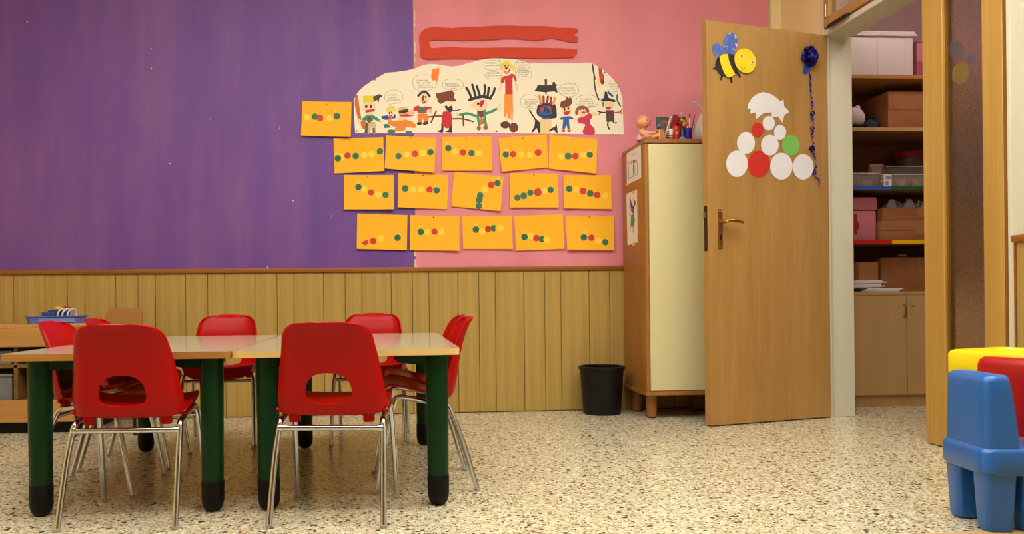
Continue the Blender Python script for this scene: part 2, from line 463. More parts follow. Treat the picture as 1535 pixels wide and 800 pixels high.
# wainscot of the right wall, near part
ry1 = at_x(1527, 352, RX).y
yy = ry1
for i, w in enumerate((.10, .17, .122, .10, .17, .122)):
    bm = bmesh.new(); box(bm, (-.010, -w / 2 + .0013, .004), (0, w / 2 - .0013, RAIL_Z)); p = obj('plank', bm, M_PLANK, bpy.data.objects['wall_right_near']); p.location = (RX, yy - w / 2, 0); yy -= w
boxobj('plank_end', (RX - .014, ry1, 0), (RX, ry1 + .008, RAIL_Z), M_RAIL, bpy.data.objects['wall_right_near'])
struct(boxobj('trim_3', (RX - .022, yy, RAIL_Z), (RX, ry1 + .014, RAIL_Z + .026), M_RAIL, bev=.003), 'brown wooden rail along the right wall')
# closet room
struct(boxobj('wall_closet_back', (RX + TH_W, CY1, 0), (CX1, CY1 + .12, CZ), M_MAUVE), 'mauve back wall of the store room')
struct(boxobj('wall_closet_right', (CX1, CY0, 0), (CX1 + .12, CY1 + .12, CZ), M_MAUVE))
struct(boxobj('wall_closet_near', (RX + TH_W, CY0 - .12, 0), (CX1, CY0, CZ), M_MAUVE))
struct(boxobj('wall_closet_left', (RX + TH_W, WY + .0, 0), (RX + TH_W + .01, CY1, CZ), M_MAUVE))

# ceiling lamps, and an added fill panel in the store room
def emit(name, col, s):
    m = mat(name, (255, 255, 255), 0.5)
    m.node_tree.nodes['Principled BSDF'].inputs['Emission Color'].default_value = (*col, 1)
    m.node_tree.nodes['Principled BSDF'].inputs['Emission Strength'].default_value = s
    return m
def lamp(x, y, label, grp, m, w=.30, l=.62):
    t = thing('ceiling_lamp', label, 'lamp', (x, y, CZ), 0, grp)
    bm = bmesh.new()
    for lo, hi in (((-l - .03, -w - .03, -.06), (l + .03, -w, 0)), ((-l - .03, w, -.06), (l + .03, w + .03, 0)), ((-l - .03, -w, -.06), (-l, w, 0)), ((l, -w, -.06), (l + .03, w, 0))): box(bm, lo, hi)
    obj('lamp_frame', bm, M_CEIL, t)
    boxobj('diffuser', (-l, -w, -.05), (l, w, -.03), m, t)
EM = emit('lamp_glow', LAMP_COL, LAMP_WATT)
for i, (x, y) in enumerate(LAMPS):
    lamp(x, y, 'flat white ceiling light panel of the classroom', 'classroom ceiling lights', EM)
lamp(3.3, 3.6, 'added fill light panel brightening the store room', None, emit('closet_fill_glow', (1.0, 0.82, 0.74), CLOSET_FILL), .2, .3)  # added fill light, lifts the cupboard shelves and the rippled glass

# ------------------------------------------------------------------ open door
DH = Vector((2.345, 4.126, 0)); DF = Vector((1.600, 3.915, 0))
DL = (DF - DH).length; DD = (DF - DH).normalized(); DN = Vector((DD.y, -DD.x, 0))
if DN.y > 0: DN = -DN
DTOP, DT = 2.043, .045
dm = Matrix(((-DD.x, -DN.x, 0, DF.x), (-DD.y, -DN.y, 0, DF.y), (0, 0, 1, 0), (0, 0, 0, 1)))   # local x: from the free edge to the hinge, local y: into the leaf, z up
door = thing('door_1', None, None); tag(door, 'open oak veneer door with paper decorations', kind='structure')
door.matrix_world = dm
boxobj('door_leaf', (0, 0, .006), (DL, DT, DTOP), M_DOOR, door, .002, 1)
dinv = dm.inverted()
def on_door(px, py, off=0.0):
    v = dinv @ hit(px, py, DF + DN * off, DN)
    return v
def pd(px, py, d):                                        # point in world on the door face, d metres proud of it
    return hit(px, py, DF + DN * d, DN)
# lock and handle
a = on_door(1076, 313); b = on_door(1082.5, 373)
bm = bmesh.new(); box(bm, (a.x, -.004, b.z), (b.x + .004, 0, a.z), .0015, 1)
plate = obj('handle_plate', bm, M_BRASSDULL, door); tag(plate, 'worn brass handle plate')
for sx in (.25, .75):
    for zz in (a.z - .012, b.z + .012):
        bm = bmesh.new(); ball(bm, (a.x + (b.x + .004 - a.x) * sx, -.005, zz), .004, u=10, v=6); obj('screw', bm, M_BRASS, plate, 60)
bm = bmesh.new(); kx = (a.x + b.x + .004) / 2; kz = b.z + .065
lathe(bm, [(0, 0), (.005, 0), (.005, .003), (0, .003)], 10); 
bmesh.ops.rotate(bm, verts=bm.verts, cent=(0, 0, 0), matrix=Matrix.Rotation(math.pi / 2, 3, 'X')); bmesh.ops.translate(bm, verts=bm.verts, vec=(kx, -.0035, kz))
box(bm, (kx - .0025, -.0065, kz - .02), (kx + .0025, -.0038, kz))
obj('keyhole', bm, M_BOOT, plate)
h0 = on_door(1080, 332.5); h1 = on_door(1104.5, 334)
bm = bmesh.new()
tube(bm, smooth_path([(h0.x, -.004, h0.z), (h0.x, -.045, h0.z), (h0.x + .018, -.052, h0.z + .003), (h0.x + .06, -.052, h0.z + .002), (h1.x + .002, -.046, h1.z)], 6), [.010] * 6 + [.0095] * 6 + [.009] * 6 + [.0075] * 7, 12)
obj('lever', bm, M_BRASS, door, 50)
e0 = at_y(1062, 308, 3.93).z; e1 = at_y(1062, 376, 3.93).z
bm = bmesh.new(); box(bm, (-.002, .012, e1), (0, .034, e0)); 
lockp = obj('lock_plate', bm, M_BROWNMETAL, door)
bm = bmesh.new(); box(bm, (-.013, .014, e0 - .06), (0, .030, e0 - .035), .002, 1); obj('latch', bm, mat('steel', (150, 140, 130), .3, 1.0), lockp)

def Z3(x, y): return 1040 + x / 2.963, 20 + y / 2.963
def door_cut(name, label, cat, pts, m, t=.0012, off=.0008, grp=None, parent=None):
    bm = bmesh.new(); prism(bm, pts, lambda x, y, d: pd(x, y, d), off, off + t)
    o = obj(name, bm, m, parent)
    if parent is None: tag(o, label, cat, grp)
    return o
circles = [((193, 667, 48, 59), M_WPAPER, 'large white paper circle at the lower left of the paper pyramid on the door'),
           ((290, 668, 48, 60), M_RPAPER, 'large red paper circle in the bottom row of the paper pyramid on the door'),
           ((388, 678, 50, 60), M_WPAPER, 'large white paper circle just right of the large red one on the door'),
           ((485, 681, 46, 57), M_WPAPER, 'large white paper circle under the green one, beside the blue ribbon'),
           ((233, 575, 40, 48), M_WPAPER, 'medium white paper circle left in the middle row, below the small red circle'),
           ((338, 584, 38, 46), M_WPAPER, 'medium white paper circle next to the green circle on the door'),
           ((430, 585, 39, 46), M_GPAPER, 'green paper circle on the oak door'),
           ((285, 517, 27, 32), M_RPAPER, 'small red paper circle near the top of the paper pyramid'),
           ((333, 488, 26, 32), M_WPAPER, 'small white paper circle at the top of the pyramid, under the paper comet'),
           ((382, 528, 27, 32), M_WPAPER, 'small white paper circle above the green circle')]
for i, ((x, y, rx, ry), m, lb) in enumerate(circles):
    c = Z3(x, y)
    door_cut('paper_circle', lb, 'paper circle', ell(c[0], c[1], rx / 2.963, ry / 2.963, 28), m, .0012, .0006 + .0004 * (i % 3), 'paper circles on the door')
star = [(240, 425), (242, 405), (260, 375), (285, 357), (310, 350), (340, 358), (370, 378), (382, 390), (398, 384), (400, 412), (424, 438), (402, 452), (392, 487), (375, 460), (345, 460), (343, 440), (310, 445), (278, 470), (275, 440), (250, 447), (255, 425)]
door_cut('paper_comet', 'white paper shooting star with a pointed tail on the door', 'paper star', [Z3(*p) for p in star], M_WPAPER)
# bee
def Zb(x, y): return 1055 + x / 8.889, 40 + y / 8.889
bee = thing('paper_bee', 'black and yellow paper bee with blue wings at the top of the door', 'decoration', pd(1092, 112, .001))
def bee_part(name, pts, m, off, t=.002):
    bm = bmesh.new(); prism(bm, [Zb(*p) for p in pts], lambda x, y, d: pd(x, y, d) - Vector(bee.location), off, off + t)
    return obj(name, bm, m, bee)
def wingmat():
    m = mat('blue_wing', (72, 110, 186), 0.35); t = NT(m)
    f = t.noise(t.coords((1, 1, .7)), 60, 4, .6, 1.0)
    t.base(t.ramp(f, [(0.42, lin((58, 98, 184))), (0.60, lin((104, 120, 190))), (0.66, lin((220, 220, 236)))])); return m
M_WING = wingmat()
M_BEEY = mat('yellow_card', (240, 212, 24), 0.6); M_BEEB = mat('black_card', (34, 29, 28), 0.6)
bee_part('wing', [(275, 350), (260, 270), (265, 200), (285, 130), (310, 96), (345, 80), (400, 90), (435, 125), (452, 180), (452, 240), (425, 310), (405, 375), (330, 360)], M_WING, .001)
bee_part('wing', [(115, 290), (130, 240), (150, 220), (175, 213), (230, 235), (270, 310), (270, 365), (215, 400), (180, 405), (130, 350)], M_WING, .001)
bee_part('body', [(215, 390), (270, 362), (325, 358), (405, 372), (420, 470), (460, 590), (430, 640), (330, 680), (280, 655), (215, 630), (170, 560), (155, 500), (180, 420)], M_BEEB, .0035)
bee_part('stripe', [(210, 400), (260, 366), (325, 362), (335, 440), (370, 540), (426, 637), (375, 668), (320, 680), (270, 610), (230, 500)], M_BEEY, .006, .001)
head = bee_part('head', ell(556, 455, 140, 168, 32, -.35), M_BEEY, .006)
for ex, ey in ((498, 392), (648, 478)):
    bee_part('eye', ell(ex, ey, 17, 18, 12), mat('eye_white', (240, 236, 236), .4), .0085, .0008); bee_part('pupil', ell(ex + 6, ey, 8, 12, 10), M_BEEB, .0096, .0004)
bee_part('smile', stroke([(498, 538), (508, 556), (528, 572), (548, 562), (552, 545)], 5), M_BEEB, .0085, .0004)
for s_ in ([(175, 550), (130, 562)], [(248, 635), (232, 708)], [(362, 665), (374, 745)], [(448, 605), (488, 672)]):
    bee_part('leg', stroke(s_, 28), M_BEEB, .002, .001)
# rosette with curled ribbon
def Zr(x, y): return 1180 + x / 3.633, 60 + y / 3.636
rc = pd(*Zr(135, 85), .03)
ros = thing('ribbon_rosette', 'shiny dark blue ribbon rosette with a curled tail on the door', 'ribbon', rc)
M_RIB = mat('metallic_blue_ribbon', (40, 38, 170), 0.22, 0.6); M_RIBD = mat('dark_blue_ribbon', (26, 24, 96), 0.25, 0.5)
def ribbon_strip(bm, path, w, wd, mi=0):
    prev = None
    for i, p in enumerate(path):
        a_, b_ = bm.verts.new(p + wd[i] * w / 2), bm.verts.new(p - wd[i] * w / 2)
        if prev: f = bm.faces.new((prev[0], prev[1], b_, a_)); f.material_index = mi; f.smooth = True
        prev = (a_, b_)
DXw = Vector((-DD.x, -DD.y, 0))
for ring, cnt, ln, tilt in ((0, 9, .056, .25), (1, 8, .048, .75), (2, 6, .036, 1.2)):
    for i in range(cnt):
        a_ = 2 * math.pi * (i + ring * .4) / cnt + random.uniform(-.15, .15); tl = tilt + random.uniform(-.15, .15)
        rad = (DXw * math.cos(a_) + UP * math.sin(a_)) * math.cos(tl) + DN * math.sin(tl)
        nrm = -(DXw * math.cos(a_) + UP * math.sin(a_)) * math.sin(tl) + DN * math.cos(tl)
        tang = -DXw * math.sin(a_) + UP * math.cos(a_)
        path = []
        for k in range(13):
            u = k / 12 * 2 * math.pi
            path.append(DN * -.022 + rad * (ln * (1 - math.cos(u)) / 2) + nrm * (.011 * math.sin(u)))
        bm = bmesh.new(); ribbon_strip(bm, path, .022 - ring * .003, [tang] * 13)
        obj('ribbon_loop', bm, M_RIB if (i + ring) % 2 else M_RIBD, ros)
bm = bmesh.new(); prism(bm, [Zr(*p) for p in ((92, 140), (115, 132), (125, 150), (110, 178), (92, 186), (84, 165))], lambda x, y, d: pd(x, y, d) - rc, .004, .005)
obj('tag', bm, mat('blue_foil', (36, 70, 190), .3), ros)
tail = smooth_path([(122, 165), (126, 250), (131, 320), (138, 370), (134, 420), (142, 470), (135, 520), (141, 575), (132, 592), (150, 640), (155, 690), (143, 730), (175, 765), (171, 795)], 14)
bm = bmesh.new(); path = []; wd = []
for i, p in enumerate(tail):
    a_ = i * .95; amp = (.002 if i < 40 else .0055) * (1 if i < 160 else .5)
    path.append(pd(*Zr(p.x, p.y), .009) - rc + DXw * amp * math.cos(a_) + DN * amp * .6 * math.sin(a_))
    wd.append((DXw + UP * .9 * math.sin(a_ * .7) + DN * .5 * math.cos(a_)).normalized())
ribbon_strip(bm, path, .010, wd); obj('ribbon_tail', bm, M_RIB, ros)
bm = bmesh.new()
for (x, y, r) in ((138, 400, .013), (136, 480, .010), (133, 588, .014), (140, 596, .012), (148, 725, .010)):
    c = pd(*Zr(x, y), .012) - rc; pts = []; wd = []
    for k in range(26):
        a_ = k / 26 * 6 * math.pi
        pts.append(c + DXw * r * math.cos(a_) + UP * r * math.sin(a_) * .9 + DN * (.004 * math.sin(a_ * .7))); wd.append(DN)
    ribbon_strip(bm, pts, .005, wd)
obj('ribbon_curl', bm, M_RIB, ros)
# paper bee stuck on the far side of the rippled glass
def on_glass(x, y, d): return at_x(x, y, RX + .023 + d)
def Zg(x, y): return 1380 + x / 4.0, y / 4.0
gb = thing('paper_insect', 'yellow and grey paper insect on the far side of the rippled glass', 'decoration', on_glass(*Zg(235, 400), 0))
def gpart(name, pts, m, d):
    bm = bmesh.new(); prism(bm, [Zg(*p) for p in pts], lambda x, y, dd: on_glass(x, y, dd) - Vector(gb.location), d, d + .001); return obj(name, bm, m, gb)
gpart('wing', ell(212, 300, 48, 55, 20), mat('grey_card', (96, 88, 110), .6), .001)
gpart('wing', ell(305, 345, 30, 34, 20), MATS['grey_card'], .001)
gpart('body', ell(242, 440, 50, 68, 20, .3), mat('mustard_card', (150, 122, 44), .6), .0022)
# ------------------------------------------------------------------ wall decorations
def onw(x, y, d=0.0): return at_y(x, y, WY - d)
def A1(x, y): return 520 + x / 6.155, 80 + y / 6.155
def A2(x, y): return 720 + x / 6.155, 80 + y / 6.155
bpts = [A1(*p) for p in ((75, 738), (66, 600), (62, 500), (62, 430), (85, 385), (105, 350), (160, 300), (250, 240), (360, 180), (450, 172), (550, 158), (630, 140), (700, 110), (760, 98), (820, 98), (870, 108), (960, 122), (1030, 115), (1100, 95), (1200, 68), (1300, 48))]
bpts += [A2(*p) for p in ((40, 47), (100, 42), (150, 42), (250, 48), (350, 62), (450, 85), (600, 92), (800, 92), (1000, 86), (1040, 95), (1120, 140), (1200, 210), (1260, 280), (1295, 350), (1312, 420), (1315, 520), (1325, 748), (1000, 746), (600, 742), (200, 738))]
BO = onw(732, 150)
banner = None
bm = bmesh.new(); prism(bm, bpts, lambda x, y, d: onw(x, y, d) - BO, .0015, .0030)
banner = obj('painted_banner', bm, M_PAPER); banner.location = BO
tag(banner, 'long cream paper banner with childlike painted figures and speech bubbles', 'banner')
PC = {}
def pm(c):
    return mat('poster_paint_%d_%d_%d' % c, c, 0.6)
SKIN = (242, 208, 166)
def figure(Af, items, name='painted_figure'):
    bm = bmesh.new(); mats = []; lay = 0
    for it in items:
        k, c = it[0], it[1]
        if c not in mats: mats.append(c)
        mi = mats.index(c); lay += 1
        if k == 'p': pts = it[2]
        elif k == 'e': pts = ell(*it[2], n=18, jit=.03)
        else: pts = stroke([tuple(v) for v in smooth_path(it[3], 3)] if len(it[3]) > 2 else it[3], it[2])
        if it[-1] is not None and k == 'p' and len(pts) > 5: pts = [tuple(v) for v in smooth_path(list(pts) + [pts[0]], 2)][:-1]
        try: sheet(bm, [Af(*p) for p in pts], lambda x, y, d: onw(x, y, d) - BO, .0032 + lay * .00006, mi)
        except Exception: pass
    return obj(name, bm, [pm(c) for c in mats], banner)
BK = (36, 30, 30)
figure(A1, [('p', (206, 104, 28), [(78, 390), (100, 388), (110, 460), (125, 560), (132, 610), (105, 620), (90, 560), (70, 470)]), ('p', (206, 104, 28), [(125, 628), (170, 625), (175, 690), (150, 705), (130, 670)]),
  ('p', (210, 184, 140), [(180, 635), (260, 635), (266, 735), (236, 735), (225, 670), (215, 735), (190, 735)]), ('p', (82, 78, 50), [(172, 640), (192, 640), (190, 735), (162, 735)]), ('p', (90, 96, 60), [(236, 690), (256, 690), (258, 735), (238, 735)]),
  ('p', (44, 142, 106), [(134, 610), (180, 570), (240, 570), (308, 618), (298, 634), (240, 605), (240, 625), (180, 620), (140, 622)]), ('e', (110, 70, 54), (205, 612, 20, 32)), ('e', SKIN, (205, 505, 60, 70)),
  ('p', (232, 204, 40), [(146, 392), (250, 390), (258, 450), (150, 460)]), ('p', (66, 58, 52), [(240, 402), (300, 376), (326, 400), (300, 412), (290, 465), (278, 430), (250, 444)]), ('e', (70, 40, 24), (178, 490, 12, 16)), ('e', (70, 40, 24), (220, 490, 12, 16)), ('p', (196, 48, 40), [(170, 525), (255, 512), (258, 535), (175, 548)]), ('e', SKIN, (112, 622, 12, 20)), ('e', SKIN, (310, 625, 12, 14))])
figure(A1, [('p', (236, 130, 36), [(380, 600), (410, 590), (415, 625), (540, 610), (630, 650), (625, 690), (545, 680), (530, 720), (440, 710), (450, 680), (385, 660)]), ('p', (34, 122, 90), [(335, 655), (375, 650), (410, 685), (345, 690)]), ('e', (34, 122, 90), (410, 720, 40, 17)), ('p', (34, 122, 90), [(540, 716), (595, 716), (600, 735), (540, 735)]),
  ('p', (44, 66, 146), [(315, 580), (385, 570), (440, 558), (446, 600), (385, 600), (370, 615), (325, 605)]), ('e', SKIN, (405, 553, 34, 40)), ('p', (238, 214, 30), [(370, 500), (410, 486), (452, 500), (448, 545), (420, 520), (390, 530), (370, 545)]), ('e', BK, (392, 550, 7, 11)), ('e', BK, (412, 545, 6, 9)), ('e', (206, 50, 40), (400, 577, 13, 9)),
  ('e', SKIN, (500, 598, 42, 22)), ('p', (228, 180, 110), [(475, 505), (520, 496), (570, 510), (580, 560), (500, 572), (470, 550)]), ('p', BK, [(475, 530), (560, 513), (565, 540), (520, 557), (480, 552)]), ('p', (206, 40, 34), [(478, 570), (550, 560), (620, 575), (560, 586), (490, 582)])])
figure(A1, [('p', (190, 32, 30), [(615, 500), (660, 480), (680, 500), (720, 490), (780, 500), (780, 515), (735, 525), (735, 552), (655, 552), (650, 530), (620, 532)]), ('p', (236, 122, 34), [(650, 560), (740, 560), (750, 630), (710, 635), (698, 590), (690, 640), (655, 635)]), ('p', (36, 112, 90), [(670, 500), (715, 490), (718, 552), (680, 556)]),
  ('e', (240, 176, 152), (605, 540, 20, 28)), ('e', (240, 176, 152), (768, 530, 20, 22)), ('e', BK, (668, 648, 24, 14)), ('p', BK, [(695, 640), (745, 625), (754, 650), (725, 660), (708, 666)]), ('e', SKIN, (714, 412, 48, 56)), ('s', BK, 20, [(655, 395), (690, 362), (730, 358), (766, 400)]), ('p', (120, 36, 80), [(690, 412), (700, 386), (716, 392), (712, 432), (694, 442)]), ('p', (206, 42, 40), [(680, 432), (700, 450), (732, 430), (725, 460), (700, 466)]), ('e', BK, (726, 402, 7, 10))])
figure(A1, [('p', (244, 128, 26), [(793, 138), (818, 148), (848, 128), (850, 180), (832, 265), (820, 250), (785, 248), (778, 205)])], 'painted_splash')
figure(A1, [('s', (110, 52, 44), 15, [(740, 590), (810, 580), (880, 578)]), ('s', (110, 52, 44), 15, [(775, 640), (825, 530)]), ('s', (110, 52, 44), 14, [(968, 605), (1070, 605), (1170, 632)]), ('s', (110, 52, 44), 16, [(1073, 570), (1076, 668)]),
  ('p', (34, 28, 44), [(868, 650), (888, 650), (890, 720), (870, 732), (825, 716), (868, 706)]), ('p', (34, 28, 44), [(945, 665), (970, 655), (968, 732), (905, 726), (940, 706)]), ('p', (196, 30, 34), [(885, 540), (960, 540), (968, 660), (935, 690), (905, 686), (872, 640)]), ('e', (246, 226, 190), (935, 490, 52, 46)), ('p', (124, 52, 32), [(820, 370), (900, 355), (970, 340), (995, 375), (985, 405), (1015, 442), (960, 445), (920, 440), (865, 468), (830, 440), (840, 425), (822, 405)], None),
  ('p', BK, [(900, 490), (920, 480), (935, 496), (960, 482), (975, 500), (970, 540), (935, 536), (915, 516)]), ('s', BK, 8, [(965, 527), (1010, 527), (1050, 518)])])
figure(A1, [('e', SKIN, (1020, 565, 20, 18)), ('s', (44, 146, 104), 24, [(1040, 570), (1110, 555), (1200, 582)]), ('s', (44, 146, 104), 24, [(1265, 562), (1340, 535), (1382, 512)]), ('s', (44, 146, 104), 24, [(1215, 520), (1210, 600), (1225, 665)]), ('s', (44, 146, 104), 24, [(1268, 520), (1270, 600), (1285, 665)]), ('p', (136, 30, 44), [(1210, 510), (1256, 510), (1260, 580), (1240, 602), (1215, 570)]), ('p', (198, 116, 44), [(1225, 600), (1266, 600), (1268, 652), (1230, 656)]), ('e', (168, 84, 34), (1217, 690, 20, 22)), ('e', (168, 84, 34), (1281, 686, 24, 22)),
  ('e', (248, 212, 180), (1165, 485, 20, 34)), ('e', SKIN, (1235, 472, 64, 60)), ('s', BK, 28, [(1128, 430), (1190, 412), (1250, 398), (1310, 412), (1330, 416)]), ('s', BK, 22, [(1100, 315), (1128, 360), (1152, 425)]), ('s', BK, 22, [(1155, 285), (1172, 340), (1188, 405)]), ('s', BK, 22, [(1198, 300), (1228, 395)]), ('s', BK, 22, [(1270, 290), (1276, 340), (1262, 395)]), ('s', BK, 22, [(1310, 315), (1298, 400)]), ('s', BK, 22, [(1365, 320), (1350, 370), (1318, 415)]), ('p', (190, 32, 66), [(1220, 462), (1240, 432), (1265, 460), (1245, 496), (1225, 490)]), ('e', BK, (1210, 465, 11, 14)), ('e', BK, (1258, 442, 10, 10)), ('e', (248, 222, 186), (1405, 490, 20, 40))])
figure(A2, [('s', (240, 202, 170), 20, [(205, 235), (190, 290), (180, 342)]), ('s', (240, 202, 170), 20, [(300, 200), (320, 262), (340, 320), (332, 345)]), ('p', SKIN, [(232, 560), (256, 560), (256, 632), (230, 634)]), ('p', SKIN, [(282, 590), (299, 590), (299, 642), (287, 642)]), ('p', (242, 142, 38), [(222, 375), (300, 375), (300, 495), (285, 500), (282, 600), (262, 610), (245, 550), (232, 590), (220, 580)], None), ('p', (242, 142, 38), [(286, 490), (303, 490), (298, 612), (285, 616)]), ('p', (206, 40, 28), [(190, 235), (215, 210), (260, 205), (290, 185), (320, 200), (338, 255), (325, 262), (300, 215), (296, 265), (300, 378), (230, 378), (228, 240), (215, 275), (190, 270)], None),
  ('e', (98, 40, 26), (230, 660, 45, 34)), ('e', (116, 44, 26), (308, 685, 43, 45)), ('e', SKIN, (240, 140, 46, 55)), ('p', (242, 212, 34), [(195, 112), (215, 76), (240, 65), (265, 70), (295, 110), (322, 152), (300, 166), (275, 120), (250, 104), (215, 112), (205, 150), (178, 156)], None), ('e', BK, (228, 116, 7, 7)), ('e', BK, (257, 114, 7, 7)), ('e', (76, 26, 44), (240, 137, 13, 10)), ('s', (206, 50, 40), 10, [(225, 165), (235, 182), (255, 182), (268, 150)])])
figure(A2, [('p', (40, 34, 32), [(500, 345), (520, 320), (530, 290), (620, 295), (665, 290), (668, 265), (685, 262), (695, 285), (715, 290), (700, 305), (715, 368), (680, 350), (600, 360), (520, 352)], None), ('p', (96, 42, 38), [(592, 240), (616, 240), (616, 292), (595, 292)]), ('p', (96, 42, 38), [(597, 355), (612, 355), (612, 386), (600, 378)])], 'painted_hat')
figure(A2, [('p', (236, 202, 146), [(555, 605), (640, 605), (660, 640), (655, 690), (640, 735), (560, 735), (550, 650)]), ('p', BK, [(445, 525), (460, 520), (500, 590), (530, 620), (553, 640), (556, 735), (535, 732), (520, 690), (485, 730), (472, 725), (500, 670), (505, 620)], None), ('p', BK, [(630, 715), (660, 690), (690, 675), (705, 650), (715, 735), (695, 730), (680, 705), (640, 725)], None),
  ('p', BK, [(525, 500), (540, 475), (600, 455), (690, 470), (705, 540), (705, 590), (680, 600), (600, 605), (540, 580), (518, 545)]), ('e', (42, 84, 156), (603, 545, 62, 66)), ('s', (240, 140, 36), 21, [(545, 385), (560, 465)]), ('s', (150, 44, 40), 21, [(583, 395), (585, 462)]), ('s', (150, 44, 40), 21, [(625, 395), (615, 462)]), ('s', (150, 44, 40), 21, [(655, 405), (645, 468)]), ('s', (240, 140, 36), 21, [(692, 410), (670, 472)]), ('e', (206, 34, 60), (570, 515, 16, 21)), ('e', (206, 34, 60), (638, 505, 16, 21)), ('e', BK, (595, 520, 11, 22)), ('e', BK, (625, 530, 13, 20)), ('s', BK, 15, [(560, 568), (600, 586), (660, 570)])])
figure(A2, [('p', (38, 86, 168), [(732, 600), (760, 585), (830, 580), (862, 600), (860, 609), (820, 606), (820, 640), (826, 700), (805, 700), (795, 655), (780, 700), (757, 696), (765, 612), (735, 612)], None), ('e', (206, 40, 40), (767, 715, 18, 12)), ('e', (206, 40, 40), (820, 715, 18, 12)), ('e', SKIN, (795, 522, 44, 44)), ('p', (124, 56, 40), [(735, 480), (745, 445), (785, 430), (800, 400), (820, 415), (825, 395), (845, 420), (850, 460), (820, 490), (770, 506), (740, 500)], None), ('e', (90, 50, 30), (778, 516, 10, 14)), ('e', (90, 50, 30), (812, 511, 10, 12)), ('p', (206, 36, 36), [(770, 540), (830, 528), (820, 560), (795, 576), (775, 566)])])
figure(A2, [('e', SKIN, (1055, 560, 25, 18)), ('e', SKIN, (880, 615, 15, 12)), ('p', (206, 42, 84), [(900, 600), (950, 580), (990, 560), (1010, 550), (1032, 570), (1030, 600), (1010, 612), (1020, 660), (1050, 690), (1055, 745), (960, 745), (945, 720), (960, 682), (965, 655), (900, 640)]), ('e', SKIN, (940, 545, 44, 42)), ('s', (152, 76, 56), 30, [(890, 558), (895, 520), (930, 497), (975, 507), (995, 540)]), ('e', (206, 36, 40), (952, 546, 20, 10)), ('e', BK, (925, 518, 5, 8)), ('e', BK, (950, 515, 5, 8))])
figure(A2, [('s', BK, 13, [(1035, 102), (1050, 190), (1052, 260), (1065, 350), (1095, 430)]), ('s', (90, 70, 60), 13, [(1034, 120), (1046, 180), (1062, 240)]), ('p', (206, 56, 38), [(1090, 130), (1120, 140), (1125, 180), (1145, 210), (1130, 260), (1120, 290), (1100, 240), (1095, 190)]), ('s', (236, 204, 40), 12, [(1102, 220), (1088, 260), (1094, 290), (1108, 300)]), ('e', (120, 40, 36), (1130, 262, 17, 25)), ('p', (86, 46, 34), [(1158, 525), (1235, 525), (1238, 630), (1165, 632)], None), ('s', BK, 12, [(1155, 545), (1120, 545), (1085, 535)]), ('s', BK, 8, [(1120, 545), (1095, 562)]), ('s', (190, 40, 44), 10, [(1235, 548), (1300, 540)]), ('s', (190, 40, 44), 8, [(1288, 545), (1305, 520)]), ('s', (190, 40, 44), 8, [(1288, 545), (1308, 560)]), ('s', BK, 14, [(1180, 632), (1176, 665), (1192, 702)]), ('s', BK, 10, [(1225, 628), (1235, 642), (1258, 638)]),
  ('e', SKIN, (1190, 472, 42, 36)), ('p', (124, 120, 50), [(1122, 448), (1142, 448), (1144, 500), (1130, 498)]), ('p', BK, [(1108, 430), (1140, 410), (1150, 352), (1170, 360), (1185, 410), (1245, 430), (1240, 452), (1190, 440), (1140, 446)]), ('s', (44, 70, 150), 18, [(1178, 358), (1222, 396)]), ('p', (200, 40, 40), [(1155, 500), (1190, 490), (1215, 500), (1190, 521), (1165, 520)]), ('s', (40, 104, 76), 14, [(1264, 380), (1264, 430), (1295, 490)])])
# speech bubbles and their writing
def bubble(Af, cx, cy, rx, ry, tailp, lines, sq=2.4):
    bm = bmesh.new(); n = 40; loop = []
    for i in range(n):
        a_ = 2 * math.pi * i / n; c, s = math.cos(a_), math.sin(a_)
        loop.append(Vector((cx + rx * abs(c) ** (2 / sq) * (1 if c > 0 else -1), cy + ry * abs(s) ** (2 / sq) * (1 if s > 0 else -1))))
    if tailp:
        j = min(range(n), key=lambda i: (loop[i] - Vector(tailp)).length); loop[j] = Vector(tailp)
    w = 2.6
    for i in range(n):
        p, q = loop[i], loop[(i + 1) % n]; d = (q - p).normalized(); nn = Vector((-d.y, d.x)) * w / 2
        sheet(bm, [Af(*(p + nn)), Af(*(q + nn)), Af(*(q - nn)), Af(*(p - nn))], lambda x, y, dd: onw(x, y, dd) - BO, .00315)
    b_ = obj('speech_bubble', bm, pm((120, 108, 92)), banner)
    for txt, x0, y0, wd in lines:
        me = text_mesh(txt, 1.0)
        xsv = [v.co.x for v in me.vertices]; mn, mx = min(xsv), max(xsv)
        for v in me.vertices:
            u = (v.co.x - mn) / (mx - mn); px_, py_ = Af(x0 + u * wd, y0 + 6 - v.co.y * 18 - u * 2)
            v.co = onw(px_, py_, .0033) - BO
        me.materials.append(pm((70, 62, 54))); o = link('writing', me, b_)
bubble(A1, 432, 402, 84, 64, (392, 484), [('LA MONETA', 375, 386, 88), ('CHE SARÀ', 382, 410, 78), ('MOLTO PIÙ BELLA', 376, 432, 110)], 2.1)
bubble(A1, 717, 270, 112, 72, (668, 360), [('DOVEVI DIRE', 640, 252, 110), ('PER AIUTARE', 645, 273, 130), ('QUELLA CHE', 650, 296, 110), ('CHE LE VENTE', 652, 316, 145)], 2.6)
bubble(A1, 978, 288, 97, 52, (985, 345), [('BELLA FACE', 908, 283, 122), ('CHE VEDIAMO', 908, 304, 136), ('BABBO', 958, 326, 52)], 2.2)
bubble(A2, 112, 110, 82, 47, (190, 100), [('OGNI SERA', 58, 90, 92), ('NON DIRAI BUGIE', 50, 112, 138)], 2.2)
bubble(A2, 122, 204, 82, 33, (206, 208), [('SONO UNA FATA', 62, 186, 112), ('E PORTO FORTUNA', 52, 208, 150)], 2.2)
